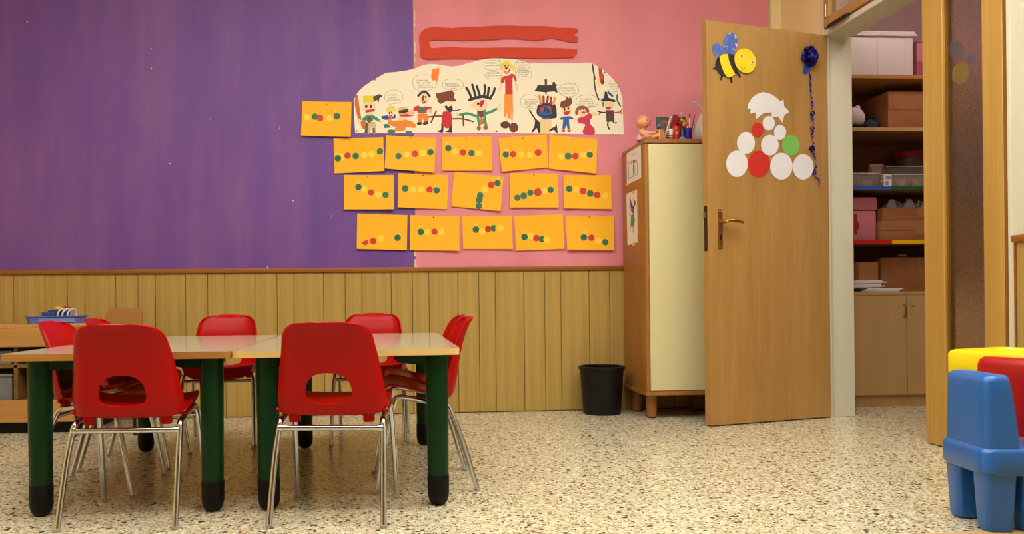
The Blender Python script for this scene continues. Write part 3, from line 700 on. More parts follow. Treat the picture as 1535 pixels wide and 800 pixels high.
bubble(A2, 385, 112, 70, 42, (305, 120), [('SEI UN BRAVO', 328, 88, 110), ('E UN BUONO', 332, 110, 104), ('RAGAZZO', 352, 133, 72)], 2.6)
bubble(A2, 398, 197, 76, 42, (322, 165), [('DEVI ANDARE A', 338, 175, 114), ('SCUOLA E IO', 345, 196, 100), ('TI AIUTO', 352, 216, 88)], 3.2)
bubble(A2, 458, 445, 88, 62, (508, 518), [('IO VORREI', 405, 427, 120), ('UNA COSA CHE', 405, 448, 128), ('NON SI PUÒ', 408, 468, 110), ('AVERE', 418, 490, 50)], 2.3)
bubble(A2, 816, 340, 92, 60, (790, 400), [('IO VOGLIO UNA', 742, 322, 120), ('VITA MOLTO', 742, 346, 140), ('DIVERTENTE', 742, 370, 140)], 2.2)
bubble(A2, 985, 443, 102, 58, (930, 490), [('IO ANDRÒ', 918, 423, 118), ('DOVE DICI', 912, 444, 140), ('QUELLO CHE SAI', 906, 465, 142), ('FARE', 1000, 487, 56)], 2.5)
bubble(A2, 1226, 312, 50, 58, (1200, 360), [('E IO', 1195, 286, 60), ('VENGO', 1192, 308, 80), ('ANCHE', 1205, 330, 58), ('DOPO', 1215, 352, 60)], 2.0)
def pin_mesh(bm, p, r=.0045):
    ball(bm, p + Vector((0, -.004, 0)), r, u=10, v=6)
def pin(px, py, c, parent, d=.004):
    bm = bmesh.new(); pin_mesh(bm, onw(px, py, d) - Vector(parent.location)); return obj('push_pin', bm, mat('pin_%d_%d_%d' % c, c, .35), parent, 60)
for af, x, y, c in ((A1, 255, 245, (70, 36, 40)), (A1, 90, 718, (200, 40, 60)), (A2, 150, 720, (50, 40, 40)), (A2, 875, 280, (236, 212, 40)), (A2, 1145, 178, (30, 110, 80)), (A2, 178, 62, (236, 220, 60))): pin(*af(x, y), c, banner)

# red foam letter shape
def A3(x, y): return 600 + x / 5.117, 20 + y / 5.117
rp = [(145, 185), (155, 150), (190, 118), (240, 105), (300, 107), (400, 113), (500, 103), (620, 102), (720, 95), (850, 93), (950, 97), (1080, 97), (1150, 100), (1200, 110), (1330, 112), (1362, 118), (1365, 135), (1342, 150), (1338, 170), (1366, 183), (1360, 222), (1320, 220), (1260, 210), (1210, 197), (1160, 187), (1120, 195), (1050, 210), (980, 205), (920, 195), (820, 192), (730, 200), (600, 205), (450, 208), (350, 203), (225, 203), (222, 220), (228, 262), (260, 268), (330, 260), (390, 255), (480, 263), (620, 265), (800, 262), (950, 263), (1100, 265), (1250, 268), (1330, 275), (1360, 278), (1355, 310), (1330, 338), (1250, 340), (1150, 345), (1050, 345), (900, 340), (700, 340), (620, 350), (450, 345), (300, 350), (200, 352), (165, 338), (150, 310), (155, 250), (148, 215)]
bm = bmesh.new(); RO = onw(750, 64); prism(bm, [A3(*p) for p in rp], lambda x, y, d: onw(x, y, d) - RO, .002, .010)
o = obj('red_cutout', bm, M_FELT); o.location = RO; tag(o, 'long red cut-out of two wavy bars joined at the left, above the banner', 'wall decoration')
pin(*A3(166, 198), (220, 120, 90), o, .010)

# orange caterpillar cards
def z3(p): return 440 + p[0] / 3.2, 140 + p[1] / 3.2
def z4(p): return 680 + p[0] / 4.0, 190 + p[1] / 4.0
G, Y_, R_ = (22, 104, 74), (250, 206, 44), (200, 34, 26)
cards = [  # mapper, corners TL TR BR BL, dots (x, y, colour, head), pin (x, y, colour), label
 (z3, [(42, 38), (278, 43), (275, 211), (36, 203)], [(66, 116, 'y'), (102, 113, 'g'), (127, 120, 'r'), (172, 120, 'y'), (208, 111, 'G')], (158, 55, (150, 110, 30)), 'orange caterpillar card alone on the purple wall, left of the cream banner'),
 (z3, [(191, 216), (430, 209), (436, 373), (197, 384)], [(212, 311, 'G'), (235, 303, 'y'), (259, 298, 'r'), (298, 300, 'g'), (338, 295, 'y'), (374, 291, 'y'), (414, 278, 'g')], None, 'orange caterpillar card at the left end of the row under the banner'),
 (z3, [(444, 200), (684, 213), (674, 381), (437, 361)], [(503, 301, 'g'), (543, 293, 'y'), (582, 289, 'r'), (620, 286, 'y'), (656, 282, 'G')], (563, 213, (40, 110, 80)), 'orange caterpillar card under the banner, across the purple and pink seam'),
 (z3, [(711, 208), (948, 206), (952, 371), (713, 371)], [(742, 262, 'G'), (775, 281, 'y'), (812, 283, 'r'), (853, 286, 'g'), (889, 286, 'y')], (828, 214, (40, 130, 80)), 'orange caterpillar card in the middle of the row under the banner'),
 (z4, [(268, 65), (556, 46), (567, 244), (286, 271)], [(312, 166, 'G'), (355, 164, 'r'), (403, 165, 'y'), (457, 168, 'y'), (506, 154, 'r')], (416, 68, (70, 30, 40)), 'tilted orange card with two red dots, fourth in the row under the banner'),
 (z4, [(574, 48), (863, 73), (851, 282), (567, 251)], [(643, 178, 'y'), (686, 176, 'g'), (729, 176, 'r'), (775, 169, 'y'), (815, 167, 'G')], (715, 71, (236, 190, 170)), 'orange caterpillar card at the right end of the row under the banner'),
 (z3, [(241, 391), (481, 391), (481, 557), (241, 557)], [(311, 449, 'G'), (338, 460, 'y'), (371, 475, 'r'), (408, 484, 'y'), (441, 487, 'g')], (356, 397, (200, 40, 40)), 'orange caterpillar card at the left end of the third row'),
 (z3, [(503, 382), (742, 391), (736, 556), (499, 547)], [(535, 456, 'g'), (573, 460, 'y'), (612, 462, 'y'), (652, 461, 'r'), (686, 465, 'G')], (621, 392, (200, 40, 40)), 'orange caterpillar card second in the third row, over the paint seam'),
 (z4, [(2, 270), (300, 300), (279, 506), (-14, 477)], [(262, 337, 'G'), (225, 348, 'r'), (186, 374, 'y'), (158, 412, 'g'), (153, 438, 'g'), (150, 474, 'g')], (150, 296, (250, 200, 60)), 'tilted orange card whose caterpillar climbs steeply to the right'),
 (z4, [(336, 278), (626, 281), (626, 485), (336, 485)], [(381, 426, 'g'), (419, 414, 'g'), (459, 395, 'g'), (503, 392, 'R'), (541, 385, 'y'), (580, 378, 'G')], (482, 290, (150, 50, 50)), 'orange card with three green dots in a rising line, in the third row'),
 (z4, [(656, 290), (945, 288), (944, 494), (657, 490)], [(692, 371, 'G'), (732, 375, 'y'), (775, 385, 'r'), (818, 400, 'g'), (859, 409, 'r'), (908, 412, 'y')], (792, 296, (240, 200, 80)), 'orange caterpillar card at the right end of the third row'),
 (z3, [(305, 576), (546, 583), (543, 751), (303, 746)], [(343, 715, 'h'), (381, 708, 'r'), (419, 695, 'y'), (499, 692, 'G')], (425, 588, (120, 30, 50)), 'orange card with a half red dot at its left, lowest row on the purple wall'),
 (z3, [(559, 583), (795, 590), (794, 755), (557, 751)], [(610, 664, 'G'), (642, 664, 'y'), (676, 663, 'r'), (707, 663, 'y')], (671, 594, (140, 30, 60)), 'orange caterpillar card second in the lowest row, over the paint seam'),
 (z4, [(50, 537), (348, 532), (353, 733), (56, 733)], [(133, 616, 'G'), (171, 625, 'y'), (206, 613, 'r'), (240, 608, 'c'), (280, 607, 'y')], (195, 546, (230, 220, 200)), 'orange caterpillar card in the middle of the lowest row'),
 (z4, [(362, 534), (653, 524), (661, 732), (372, 743)], [(424, 660, 'G'), (459, 655, 'y'), (495, 667, 'r'), (528, 674, 'c'), (558, 678, 'y')], None, 'orange caterpillar card fourth in the lowest row, without a pin'),
 (z4, [(672, 537), (960, 537), (957, 741), (676, 737)], [(779, 663, 'G'), (824, 665, 'r'), (866, 684, 'y'), (907, 692, 'g')], (813, 541, (190, 60, 30)), 'orange caterpillar card at the right end of the lowest row'),
]
M_DOT = {'g': mat('green_dot', G, .5), 'y': mat('yellow_dot', Y_, .5), 'r': mat('red_dot', R_, .5)}
M_FEEL = mat('pale_feeler', (250, 224, 130), .6); M_MARK = mat('dark_pen', (20, 40, 34), .6)
for ci, (zm, cs, dots, pn, lb) in enumerate(cards):
    rng = random.Random(ci)
    W = [onw(*zm(p)) for p in cs]; O = (W[0] + W[1] + W[2] + W[3]) / 4
    curl = rng.uniform(.006, .016); side = rng.uniform(-.005, .005)
    def lift(u, v): return .0025 + curl * v ** 2.2 + side * (u - .5) * 2 * v + (.004 * u ** 6 if ci % 3 == 0 else 0) + .003 * (abs(u - .5) * 2) ** 3
    def pos(u, v, d=0.0):
        p = (W[0] * (1 - u) + W[1] * u) * (1 - v) + (W[3] * (1 - u) + W[2] * u) * v
        return Vector((p.x, WY - max(.0012, lift(u, v)) - d, p.z)) - O
    bm = bmesh.new(); nx, ny = 8, 6
    for dd, flip in ((0, 0), (.0005, 1)):
        g_ = [[bm.verts.new(pos(i / nx, j / ny, dd)) for i in range(nx + 1)] for j in range(ny + 1)]
        for j in range(ny):
            for i in range(nx):
                f = bm.faces.new((g_[j][i], g_[j][i + 1], g_[j + 1][i + 1], g_[j + 1][i])); f.smooth = True
    me = bpy.data.meshes.new('caterpillar_card'); bm.to_mesh(me); bm.free(); me.materials.append(M_CARD)
    card = link('caterpillar_card', me); card.location = O
    tag(card, lb, 'card', 'orange caterpillar cards on the wall')
    # card coordinates of a photo point
    def uv(x, y):
        u = v = .5; T = onw(*zm((x, y)))
        for _ in range(12):
            p = (W[0] * (1 - u) + W[1] * u) * (1 - v) + (W[3] * (1 - u) + W[2] * u) * v
            du = (W[1] - W[0]) * (1 - v) + (W[2] - W[3]) * v; dv = (W[3] - W[0]) * (1 - u) + (W[2] - W[1]) * u
            ex, ez = T.x - p.x, T.z - p.z; det = du.x * dv.z - du.z * dv.x
            u += (ex * dv.z - ez * dv.x) / det; v += (du.x * ez - du.z * ex) / det
        return u, v
    k = 3.2 if zm is z3 else 4.0; rad = 5.0 * k
    for (dx, dy, c) in dots:
        bm = bmesh.new(); key = {'G': 'g', 'R': 'r', 'h': 'r', 'c': 'g'}.get(c, c); rr = rad * (1.2 if c == 'R' else 1) * rng.uniform(.95, 1.04)
        if c == 'h': pts = [(dx - rr * 1.1, dy + 2), (dx - rr * .2, dy - rr * .5), (dx + rr * .7, dy - rr * .8), (dx + rr, dy + rr * .4), (dx, dy + rr * .9)]
        elif c == 'c': pts = [p for p in ell(dx, dy, rr, rr, 20)]; pts = [(min(p[0], dx + rr * (.35 + .5 * abs(p[1] - dy) / rr)), p[1]) for p in pts]
        else: pts = ell(dx, dy, rr, rr, 18, 0, .03)
        def fn(x, y, d):
            u, v = uv(x, y); return pos(min(max(u, 0.002), .998), min(max(v, 0.002), .998), d)
        lay = .0009 if key == 'y' else .0012
        sheet(bm, pts, fn, lay, 0); mats_ = [M_DOT[key]]
        if c == 'G':
            mats_ += [M_FEEL, M_MARK]
            for sx in (-.45, .45):
                sheet(bm, ell(dx + sx * rr * .7, dy - rr * .2, rr * .16, rr * .16, 8), fn, lay + .0003, 2)
                sheet(bm, stroke([(dx + sx * rr * .5, dy - rr * .9), (dx + sx * rr * 1.1, dy - rr * 1.7)], rr * .16), fn, lay, 1)
                sheet(bm, ell(dx + sx * rr * 1.15, dy - rr * 1.9, rr * .16, rr * .16, 8), fn, lay + .0001, 1)
            sheet(bm, stroke([(dx - rr * .3, dy + rr * .35), (dx + rr * .3, dy + rr * .35)], rr * .14), fn, lay + .0003, 2)
        obj('dot', bm, mats_, card)
    if pn:
        bm = bmesh.new(); u, v = uv(pn[0], pn[1]); ball(bm, pos(u, v, .003), .0042, u=10, v=6); obj('push_pin', bm, mat('pin_%d_%d_%d' % pn[2], pn[2], .35), card, 60)

# ------------------------------------------------------------------ tables
TZ = 0.50
def table_leg(parent, x, y, sx, sy, mesh_cache={}):
    """round green leg with black boot; sx, sy point to the inside of the table"""
    bm = bmesh.new(); lathe(bm, [(0, .09), (.0335, .09), (.0345, .2), (.0365, TZ - .024), (0, TZ - .024)], 24)
    lg = obj('leg', bm, M_GREEN, parent, 50); lg.location = (x, y, 0)
    bm = bmesh.new(); lathe(bm, [(0, 0), (.012, 0), (.022, .004), (.030, .014), (.0345, .034), (.0352, .094), (.0335, .097), (0, .097)], 24)
    obj('rubber_boot', bm, M_BOOT, lg, 50)
    bm = bmesh.new()
    prof = [(0, 0), (.135, 0), (.140, -.010), (.125, -.024), (.09, -.030), (0, -.034)]
    for ax in (0, 1):
        s = sx if ax == 0 else sy
        if ax == 0: fn = lambda a_, b_, d: Vector((s * a_, d, TZ - .022 + b_))
        else: fn = lambda a_, b_, d: Vector((d, s * a_, TZ - .022 + b_))
        prism(bm, prof, fn, -.014, .014)
    obj('corner_bracket', bm, M_GREENDK, lg, 40)
def table(name_label, x0, x1, y0, y1, edge, lx=.098):
    t = thing('kids_table', name_label, 'table', (0, 0, 0), 0, 'pair of low tables')
    T = .022
    bm = bmesh.new(); pts = rrect(x0, y0, x1, y1, .022)
    prism(bm, pts, lambda x, y, d: Vector((x, y, d)), TZ - T, TZ - .0015)
    bmesh.ops.remove_doubles(bm, verts=bm.verts, dist=1e-6)
    obj('edge_band', bm, edge, t)
    bm = bmesh.new(); pts = rrect(x0 + .003, y0 + .003, x1 - .003, y1 - .003, .020)
    prism(bm, pts, lambda x, y, d: Vector((x, y, d)), TZ - .0016, TZ); obj('tabletop', bm, M_LAM, t)
    i = .068
    for sx, sy, x, y in ((1, 1, x0 + lx, y0 + i), (-1, 1, x1 - i, y0 + i), (1, -1, x0 + lx, y1 - i), (-1, -1, x1 - i, y1 - i)): table_leg(t, x, y, sx, sy)
    return t
table('low table with pale top, bright birch edge and green legs, right of the pair', -0.484, 0.214, 2.475, 3.67, M_BIRCH)
table('low table with pale top, worn brown edge and green legs, left of the pair', -1.168, -0.489, 2.475, 3.67, M_BEECH, .092)

# ------------------------------------------------------------------ red shell chairs
def shell_mesh():
    prof = [(.128, .304), (.139, .320), (.137, .340), (.118, .351), (.078, .345), (.028, .332), (-.022, .319), (-.064, .310), (-.090, .311), (-.103, .324), (-.110, .345), (-.117, .38), (-.127, .44), (-.142, .505), (-.164, .56), (-.185, .587)]
    hw = [.136, .146, .154, .160, .164, .166, .167, .167, .167, .166, .165, .162, .153, .142, .132, .125]
    P = smooth_path([(y, z, w) for (y, z), w in zip(prof, hw)], 3)
    n = len(P)
    # arc-length and normals
    def S(u, v):
        """u in -1..1 across, v in 0..n-1 along"""
        v = min(max(v, 0), n - 1); i = min(int(v), n - 2); f = v - i
        p = P[i].lerp(P[i + 1], f); y, z, w = p
        d = P[min(i + 1, n - 1)] - P[max(i, 0)]; d2 = Vector((d.x, d.y)).normalized()
        nrm = Vector((d2.y, -d2.x))                      # towards the sitter: +y for the back, +z for the seat
        if nrm.y < 0 and d2.x < -.5: nrm = -nrm
        top = prof[-1][1]; r = .045
        if i > n * .6 and z > top - r:
            k = (z - (top - r)) / r; w = w - r + r * math.sqrt(max(0, 1 - k * k))
        front = max(0, 1 - v / 6); w = w - .03 * front ** 2
        au = abs(u)
        backness = min(1, max(0, (v - n * .36) / (n * .26))); backness = backness * backness * (3 - 2 * backness)
        fade = 1 - .75 * max(0, (v / (n - 1) - .6) / .4)
        wrap = (.050 * au ** 9 * backness * fade + .012 * au ** 4 * (1 - backness)) + .010 * au * au * backness
        dy = wrap * backness; dz = wrap * (1 - backness) * (1 - .6 * front)
        return Vector((u * w, y + dy, z + dz))
    NU, NV = 24, n * 2 - 2
    vv = [j * (n - 1) / NV for j in range(NV + 1)]
    uu = [-1 + 2 * i / NU for i in range(NU + 1)]
    # denser u near the rims
    uu = [math.copysign(abs(u) ** .8, u) for u in uu]
    # hole rows: z .335 .. .428
    def row_of(z):
        for j in range(NV + 1):
            if vv[j] > n * .55 and S(0, vv[j]).z >= z: return j
    j0, j1 = row_of(.334), row_of(.454)
    i0 = min(range(NU + 1), key=lambda i: abs(uu[i] + .60)); i1 = NU - i0
    bm = bmesh.new(); g = {}
    for j in range(NV + 1):
        for i in range(NU + 1):
            if i0 < i < i1 and j0 < j < j1: continue
            g[i, j] = bm.verts.new(S(uu[i], vv[j]))
    for j in range(NV):
        for i in range(NU):
            if i0 <= i < i1 and j0 <= j < j1: continue
            bm.faces.new((g[i, j], g[i + 1, j], g[i + 1, j + 1], g[i, j + 1]))
    ringk = [(i, j0) for i in range(i0, i1)] + [(i1, j) for j in range(j0, j1)] + [(i, j1) for i in range(i1, i0, -1)] + [(i0, j) for j in range(j1, j0, -1)]
    jc = (vv[j0] + vv[j1]) / 2
    # vertical hole extent in v
    def v_at(z):
        lo, hi = n * .55, n - 1
        for _ in range(40):
            m_ = (lo + hi) / 2
            if S(0, m_).z < z: lo = m_
            else: hi = m_
        return lo
    va, vb = v_at(.347), v_at(.438); vc, vr = (va + vb) / 2, (vb - va) / 2
    K = 3; rings = [[g[k_] for k_ in ringk]]
    uw = .43
    for kk in range(1, K + 1):
        t_ = kk / K; ring = []
        for (i, j) in ringk:
            u, v = uu[i], vv[j]
            a_ = math.atan2((v - vc) / vr, u / uw); c, s = math.cos(a_), math.sin(a_); e = 2 / 2.6
            hu = uw * abs(c) ** e * (1 if c > 0 else -1); hv = vc + vr * abs(s) ** e * (1 if s > 0 else -1)
            ring.append(bm.verts.new(S(u + (hu - u) * t_, v + (hv - v) * t_)))
        rings.append(ring)
    for a_, b_ in zip(rings, rings[1:]):
        for k_ in range(len(a_)):
            bm.faces.new((a_[k_], a_[(k_ + 1) % len(a_)], b_[(k_ + 1) % len(a_)], b_[k_]))
    bmesh.ops.recalc_face_normals(bm, faces=bm.faces)
    # thicken
    T = .0055
    for f in bm.faces: f.smooth = True
    bm.normal_update()
    me = bpy.data.meshes.new('seat_shell')
    old = list(bm.verts); faces = list(bm.faces); edge_b = [e for e in bm.edges if e.is_boundary]
    twin = {v: bm.verts.new(v.co - v.normal * T) for v in old}
    bverts = [(e.verts[0], e.verts[1]) for e in edge_b]
    for f in faces: bm.faces.new([twin[v] for v in reversed(f.verts)])
    for a_, b_ in bverts: bm.faces.new((a_, b_, twin[b_], twin[a_]))
    bmesh.ops.recalc_face_normals(bm, faces=bm.faces)
    for f in bm.faces: f.smooth = True
    for e in bm.edges:
        if len(e.link_faces) == 2 and e.calc_face_angle(0) > math.radians(50): e.smooth = False
    bm.to_mesh(me); bm.free(); me.materials.append(M_RED)
    return me
def make_chair(label):
    t = thing('red_chair', label, 'chair', (0, 0, 0), 0, 'red plastic chairs around the tables')
    link('seat_shell', shell_mesh(), t)
    R = .0092
    rz, fz = .293, .320
    for s in (-1, 1):
        x = s * .152; xf = s * .166
        bm = bmesh.new(); tube(bm, smooth_path([(xf, -.170, .006), (s * .161, -.118, rz - .11), (s * .157, -.086, rz - .03), (s * .154, -.074, rz - .004), (x, -.055, rz + .005)], 5), R, 12)
        lg = obj('leg', bm, M_CHROME, t, 60)
        bm = bmesh.new(); lathe(bm, [(0, 0), (.0095, 0), (.0105, .003), (.0105, .010), (0, .012)], 12, (xf, -.171, 0)); obj('foot_cap', bm, M_GLIDE, lg, 50)
        bm = bmesh.new(); tube(bm, smooth_path([(xf, .170, .006), (s * .161, .138, fz - .13), (s * .157, .114, fz - .03), (s * .154, .102, fz - .003), (x, .082, fz + .002)], 5), R, 12)
        lg = obj('leg', bm, M_CHROME, t, 60)
        bm = bmesh.new(); lathe(bm, [(0, 0), (.0095, 0), (.0105, .003), (.0105, .010), (0, .012)], 12, (xf, .171, 0)); obj('foot_cap', bm, M_GLIDE, lg, 50)
        bm = bmesh.new(); tube(bm, [(x, -.058, rz + .0045), (x, .085, fz + .0025)], R, 12); obj('seat_rail', bm, M_CHROME, t, 60)
    bm = bmesh.new(); tube(bm, [(-.157, -.084, rz - .020), (.157, -.084, rz - .020)], .0085, 12)
    for s in (-1, 1): tube(bm, [(s * .157, -.084, rz - .020), (s * .142, -.084, rz - .020)], .0105, 12)
    obj('crossbar', bm, M_CHROME, t, 60)
    bm = bmesh.new(); tube(bm, [(-.157, .112, fz - .028), (.157, .112, fz - .028)], .0075, 12); obj('crossbar', bm, M_CHROME, t, 60)
    for s in (-1, 1):
        bm = bmesh.new(); box(bm, (s * .112 - .016, -.080, rz - .004), (s * .112 + .016, -.056, rz + .022), .003, 1); obj('mount', bm, M_RED, t, 40)
    return t
chair_spots = [
 (-0.780, 2.515, -2, 'red plastic chair in the left foreground with its back to the viewer'),
 (-0.170, 2.480, -7, 'red plastic chair in the right foreground with its back to the viewer'),
 (0.112, 2.865, 92, 'red plastic chair at the right table end, the nearer of the two side by side'),
 (0.116, 3.225, 90, 'red plastic chair at the right table end, the farther of the two side by side'),
 (-1.032, 2.915, -92, 'red plastic chair at the left table end, the nearer, beside the blue tray'),
 (-1.036, 3.345, -90, 'red plastic chair at the left table end, mostly hidden, in front of the brown chair'),
 (-0.095, 3.775, 176, 'red plastic chair behind the right table, facing the viewer'),
 (-0.785, 3.815, 181, 'red plastic chair behind the left table, facing the viewer'),
]
proto = None
for x, y, a_, lb in chair_spots:
    if proto is None: proto = make_chair(lb); c = proto
    else: c = tree_copy(proto); c['label'] = lb
    c.location = (x, y, 0); c.rotation_euler.z = math.radians(a_)

# ------------------------------------------------------------------ tall cabinet in the corner
cx0, cx1, cyf, cyb, cz0, cz1 = 1.362, 1.84, 4.185, 4.594, .150, 1.478
cab = thing('tall_cabinet', 'tall brown cabinet with a cream door beside the open door', 'cabinet', (cx0, cyf, 0))
cloc = Vector(cab.location)
def cb(name, lo, hi, m, bev=.002, par=None): return boxobj(name, Vector(lo) - cloc, Vector(hi) - cloc, m, par or cab, bev, 1)
cb('side_panel', (cx0, cyf + .004, cz0), (cx0 + .020, cyb, cz1), M_CAB)
cb('side_panel', (cx1 - .020, cyf + .004, cz0), (cx1, cyb, cz1), M_CAB)
cb('back_panel', (cx0 + .02, cyb - .008, cz0), (cx1 - .02, cyb, cz1), M_CAB, 0)
cb('top_board', (cx0 - .003, cyf - .003, cz1), (cx1 + .003, cyb, cz1 + .022), M_CABEDGE)
cb('base_board', (cx0 - .006, cyf - .004, cz0 - .022), (cx1 + .006, cyb, cz0), M_CABEDGE)
cb('door', (cx0 + .022, cyf, cz0 + .003), (cx1 - .1225, cyf + .018, cz1 - .004), M_PANEL)
cb('door', (cx1 - .1195, cyf, cz0 + .003), (cx1 - .022, cyf + .018, cz1 - .004), M_PANEL)
for x, y in ((cx0 + .052, cyf + .085), (cx1 - .052, cyf + .085), (cx0 + .052, cyb - .06), (cx1 - .052, cyb - .06)):
    bm = bmesh.new(); lathe(bm, [(0, .006), (.024, .006), (.027, .012), (.029, cz0 - .022), (0, cz0 - .022)], 20)
    f = obj('foot', bm, M_CAB, cab, 50); f.location = Vector((x, y, 0)) - cloc
    bm = bmesh.new(); lathe(bm, [(0, 0), (.022, 0), (.022, .007), (0, .007)], 16); obj('foot_pad', bm, M_BOOT, f, 50)
# two drawings taped to the side of the cabinet
def side_pt(px, py, d): return at_x(px, py, cx0 - d)
def drawing(label, corners, marks, tape):
    O = side_pt(*corners[0], .001); bm = bmesh.new()
    prism(bm, corners, lambda x, y, d: side_pt(x, y, d) - O, .001, .0018); o = obj('child_drawing', bm, M_WPAPER); o.location = O
    tag(o, label, 'drawing', 'drawings on the cabinet side')
    bm = bmesh.new(); cs = []
    for i, (c, pts) in enumerate(marks):
        if c not in cs: cs.append(c)
        sheet(bm, pts, lambda x, y, d: side_pt(x, y, d) - O, .0020 + i * .00005, cs.index(c))
    obj('drawn_figure', bm, [pm(c) for c in cs], o)
    for pts in tape:
        bm = bmesh.new(); sheet(bm, pts, lambda x, y, d: side_pt(x, y, d) - O, .0023); obj('tape', bm, mat('clear_tape', (226, 190, 120), .3), o)
def Zs(x, y): return 930 + x / 4.845, 215 + y / 4.848
mk = []
for i, c in enumerate(((150, 40, 60), (110, 60, 150), (200, 70, 60), (90, 60, 130), (120, 50, 40), (190, 90, 70))):
    x = 55 + i * 12; mk.append((c, [Zs(x, 130 - i * 3), Zs(x + 6, 129 - i * 3), Zs(x + 6, 152 - i * 3), Zs(x, 153 - i * 3)]))
mk += [((70, 66, 60), [Zs(*p) for p in stroke([(58, 160), (60, 235), (64, 260)], 3)]), ((70, 66, 60), [Zs(*p) for p in stroke([(124, 140), (124, 220)], 3)]), ((70, 66, 60), [Zs(*p) for p in stroke([(62, 250), (122, 228)], 3)]), ((110, 170, 60), [Zs(*p) for p in [(92, 150), (102, 145), (106, 190), (102, 235), (94, 240), (90, 190)]]), ((90, 84, 78), [Zs(*p) for p in stroke([(86, 75), (94, 82), (104, 66)], 3)])]
drawing('child drawing with coloured marks, the upper of two on the cabinet side', [Zs(*p) for p in ((46, 55), (150, 8), (152, 248), (48, 300))], mk, [[Zs(*p) for p in ((44, 292), (60, 286), (60, 304), (44, 308))]])
mk2 = [((70, 150, 60), [Zs(*p) for p in ((78, 520), (100, 510), (106, 560), (98, 610), (74, 600))]), ((60, 90, 170), [Zs(*p) for p in ((70, 430), (84, 450), (102, 470), (96, 515), (80, 490))]), ((60, 40, 30), [Zs(*p) for p in stroke([(70, 400), (80, 440), (100, 470)], 8)]), ((120, 70, 50), [Zs(*p) for p in ell(103, 432, 8, 20, 12)]), ((230, 150, 40), [Zs(*p) for p in stroke([(68, 440), (72, 480), (84, 500)], 6)]), ((214, 160, 120), [Zs(*p) for p in stroke([(76, 600), (70, 640)], 7)]), ((214, 160, 120), [Zs(*p) for p in stroke([(92, 605), (94, 645)], 7)]), ((230, 214, 80), [Zs(*p) for p in ell(70, 515, 9, 16, 10)]), ((230, 214, 80), [Zs(*p) for p in ell(92, 405, 7, 14, 10)])]
drawing('coloured drawing of a figure in a green dress, the lower one on the cabinet side', [Zs(*p) for p in ((44, 365), (122, 332), (126, 718), (52, 740))], mk2, [[Zs(*p) for p in ((84, 352), (108, 340), (108, 362), (84, 372))], [Zs(*p) for p in ((86, 722), (106, 714), (106, 742), (86, 748))]])

# things on top of the cabinet
CT = cz1 + .022
def Zt(x, y): return 945 + x / 10.67, 140 + y / 10.67
def ct(x, yd): # x in zoom pixels at depth yd -> world x on the cabinet top
    return at_y(Zt(x, 700)[0], Zt(x, 700)[1], yd).x
def zt(y, yd, x=500): return at_y(Zt(x, y)[0], Zt(x, y)[1], yd).z
# baby doll
dy = 4.265
doll = thing('baby_doll', 'small bald baby doll with a pink dummy sitting on the cabinet', 'doll', (ct(205, dy), dy, CT))
M_DOLL = mat('doll_vinyl', (222, 150, 104), .45); M_DRESS = mat('doll_pink_cloth', (222, 168, 176), .8)
me = bpy.data.meshes.new('body'); vsk = [((0, 0, .022), .030), ((0, 0, .050), .028), ((.002, 0, .066), .016), ((.004, -.002, .085), .016)]
edges = [(0, 1), (1, 2), (2, 3)]
def limb(start, pts):
    p = start
    for co, r in pts: vsk.append((co, r)); edges.append((p, len(vsk) - 1)); p = len(vsk) - 1
limb(1, [((-.030, -.010, .052), .013), ((-.032, -.034, .034), .011), ((-.010, -.044, .030), .009)])
limb(1, [((.032, -.008, .052), .013), ((.046, -.030, .046), .011), ((.060, -.046, .050), .009)])
limb(0, [((-.018, -.020, .018), .017), ((-.022, -.055, .018), .014), ((-.020, -.078, .014), .011), ((-.020, -.084, .024), .009)])
limb(0, [((.020, -.020, .018), .017), ((.040, -.050, .024), .014), ((.056, -.066, .030), .011), ((.060, -.072, .040), .009)])
me.from_pydata([v[0] for v in vsk], edges, [])
body = link('body', me, doll); me.materials.append(M_DOLL)
mod = body.modifiers.new('skin', 'SKIN'); sv = me.skin_vertices[0].data
for i, (co, r) in enumerate(vsk): sv[i].radius = (r, r)
sv[0].use_root = True
mod2 = body.modifiers.new('sub', 'SUBSURF'); mod2.levels = 2; mod2.render_levels = 2
bpy.context.view_layer.update()
mm = bpy.data.meshes.new_from_object(body.evaluated_get(bpy.context.evaluated_depsgraph_get())); body.modifiers.clear(); 
for p in mm.polygons: p.use_smooth = True
body.data = mm
bm = bmesh.new(); ball(bm, (0, 0, .115), .040, 1, 1, 1, 20, 14)
for v in bm.verts:
    d_ = v.co - Vector((0, 0, .115))
    if d_.z < 0: v.co.x *= 1.06; v.co.y -= .004 * (-d_.z / .04)
hd = obj('head', bm, M_DOLL, doll, 80)
bm = bmesh.new()
for sx in (-1, 1): ball(bm, (sx * .013 + .008, -.037, .118), .0042, u=8, v=6)
obj('eye', bm, mat('doll_eye', (50, 30, 24), .3), hd, 60)
bm = bmesh.new(); ball(bm, (.008, -.041, .110), .005, u=8, v=6); ball(bm, (-.040, 0, .112), .008, .6, 1, 1.2, 8, 6); ball(bm, (.040, 0, .112), .008, .6, 1, 1.2, 8, 6); obj('nose_and_ears', bm, M_DOLL, hd, 60)
bm = bmesh.new(); lathe(bm, [(0, 0), (.013, 0), (.013, .003), (.005, .004), (.005, .012), (0, .013)], 14); bmesh.ops.rotate(bm, verts=bm.verts, cent=(0, 0, 0), matrix=Matrix.Rotation(math.radians(80), 3, 'X')); bmesh.ops.translate(bm, verts=bm.verts, vec=(.010, -.040, .097)); obj('dummy', bm, mat('pink_dummy', (224, 84, 130), .4), hd, 50)
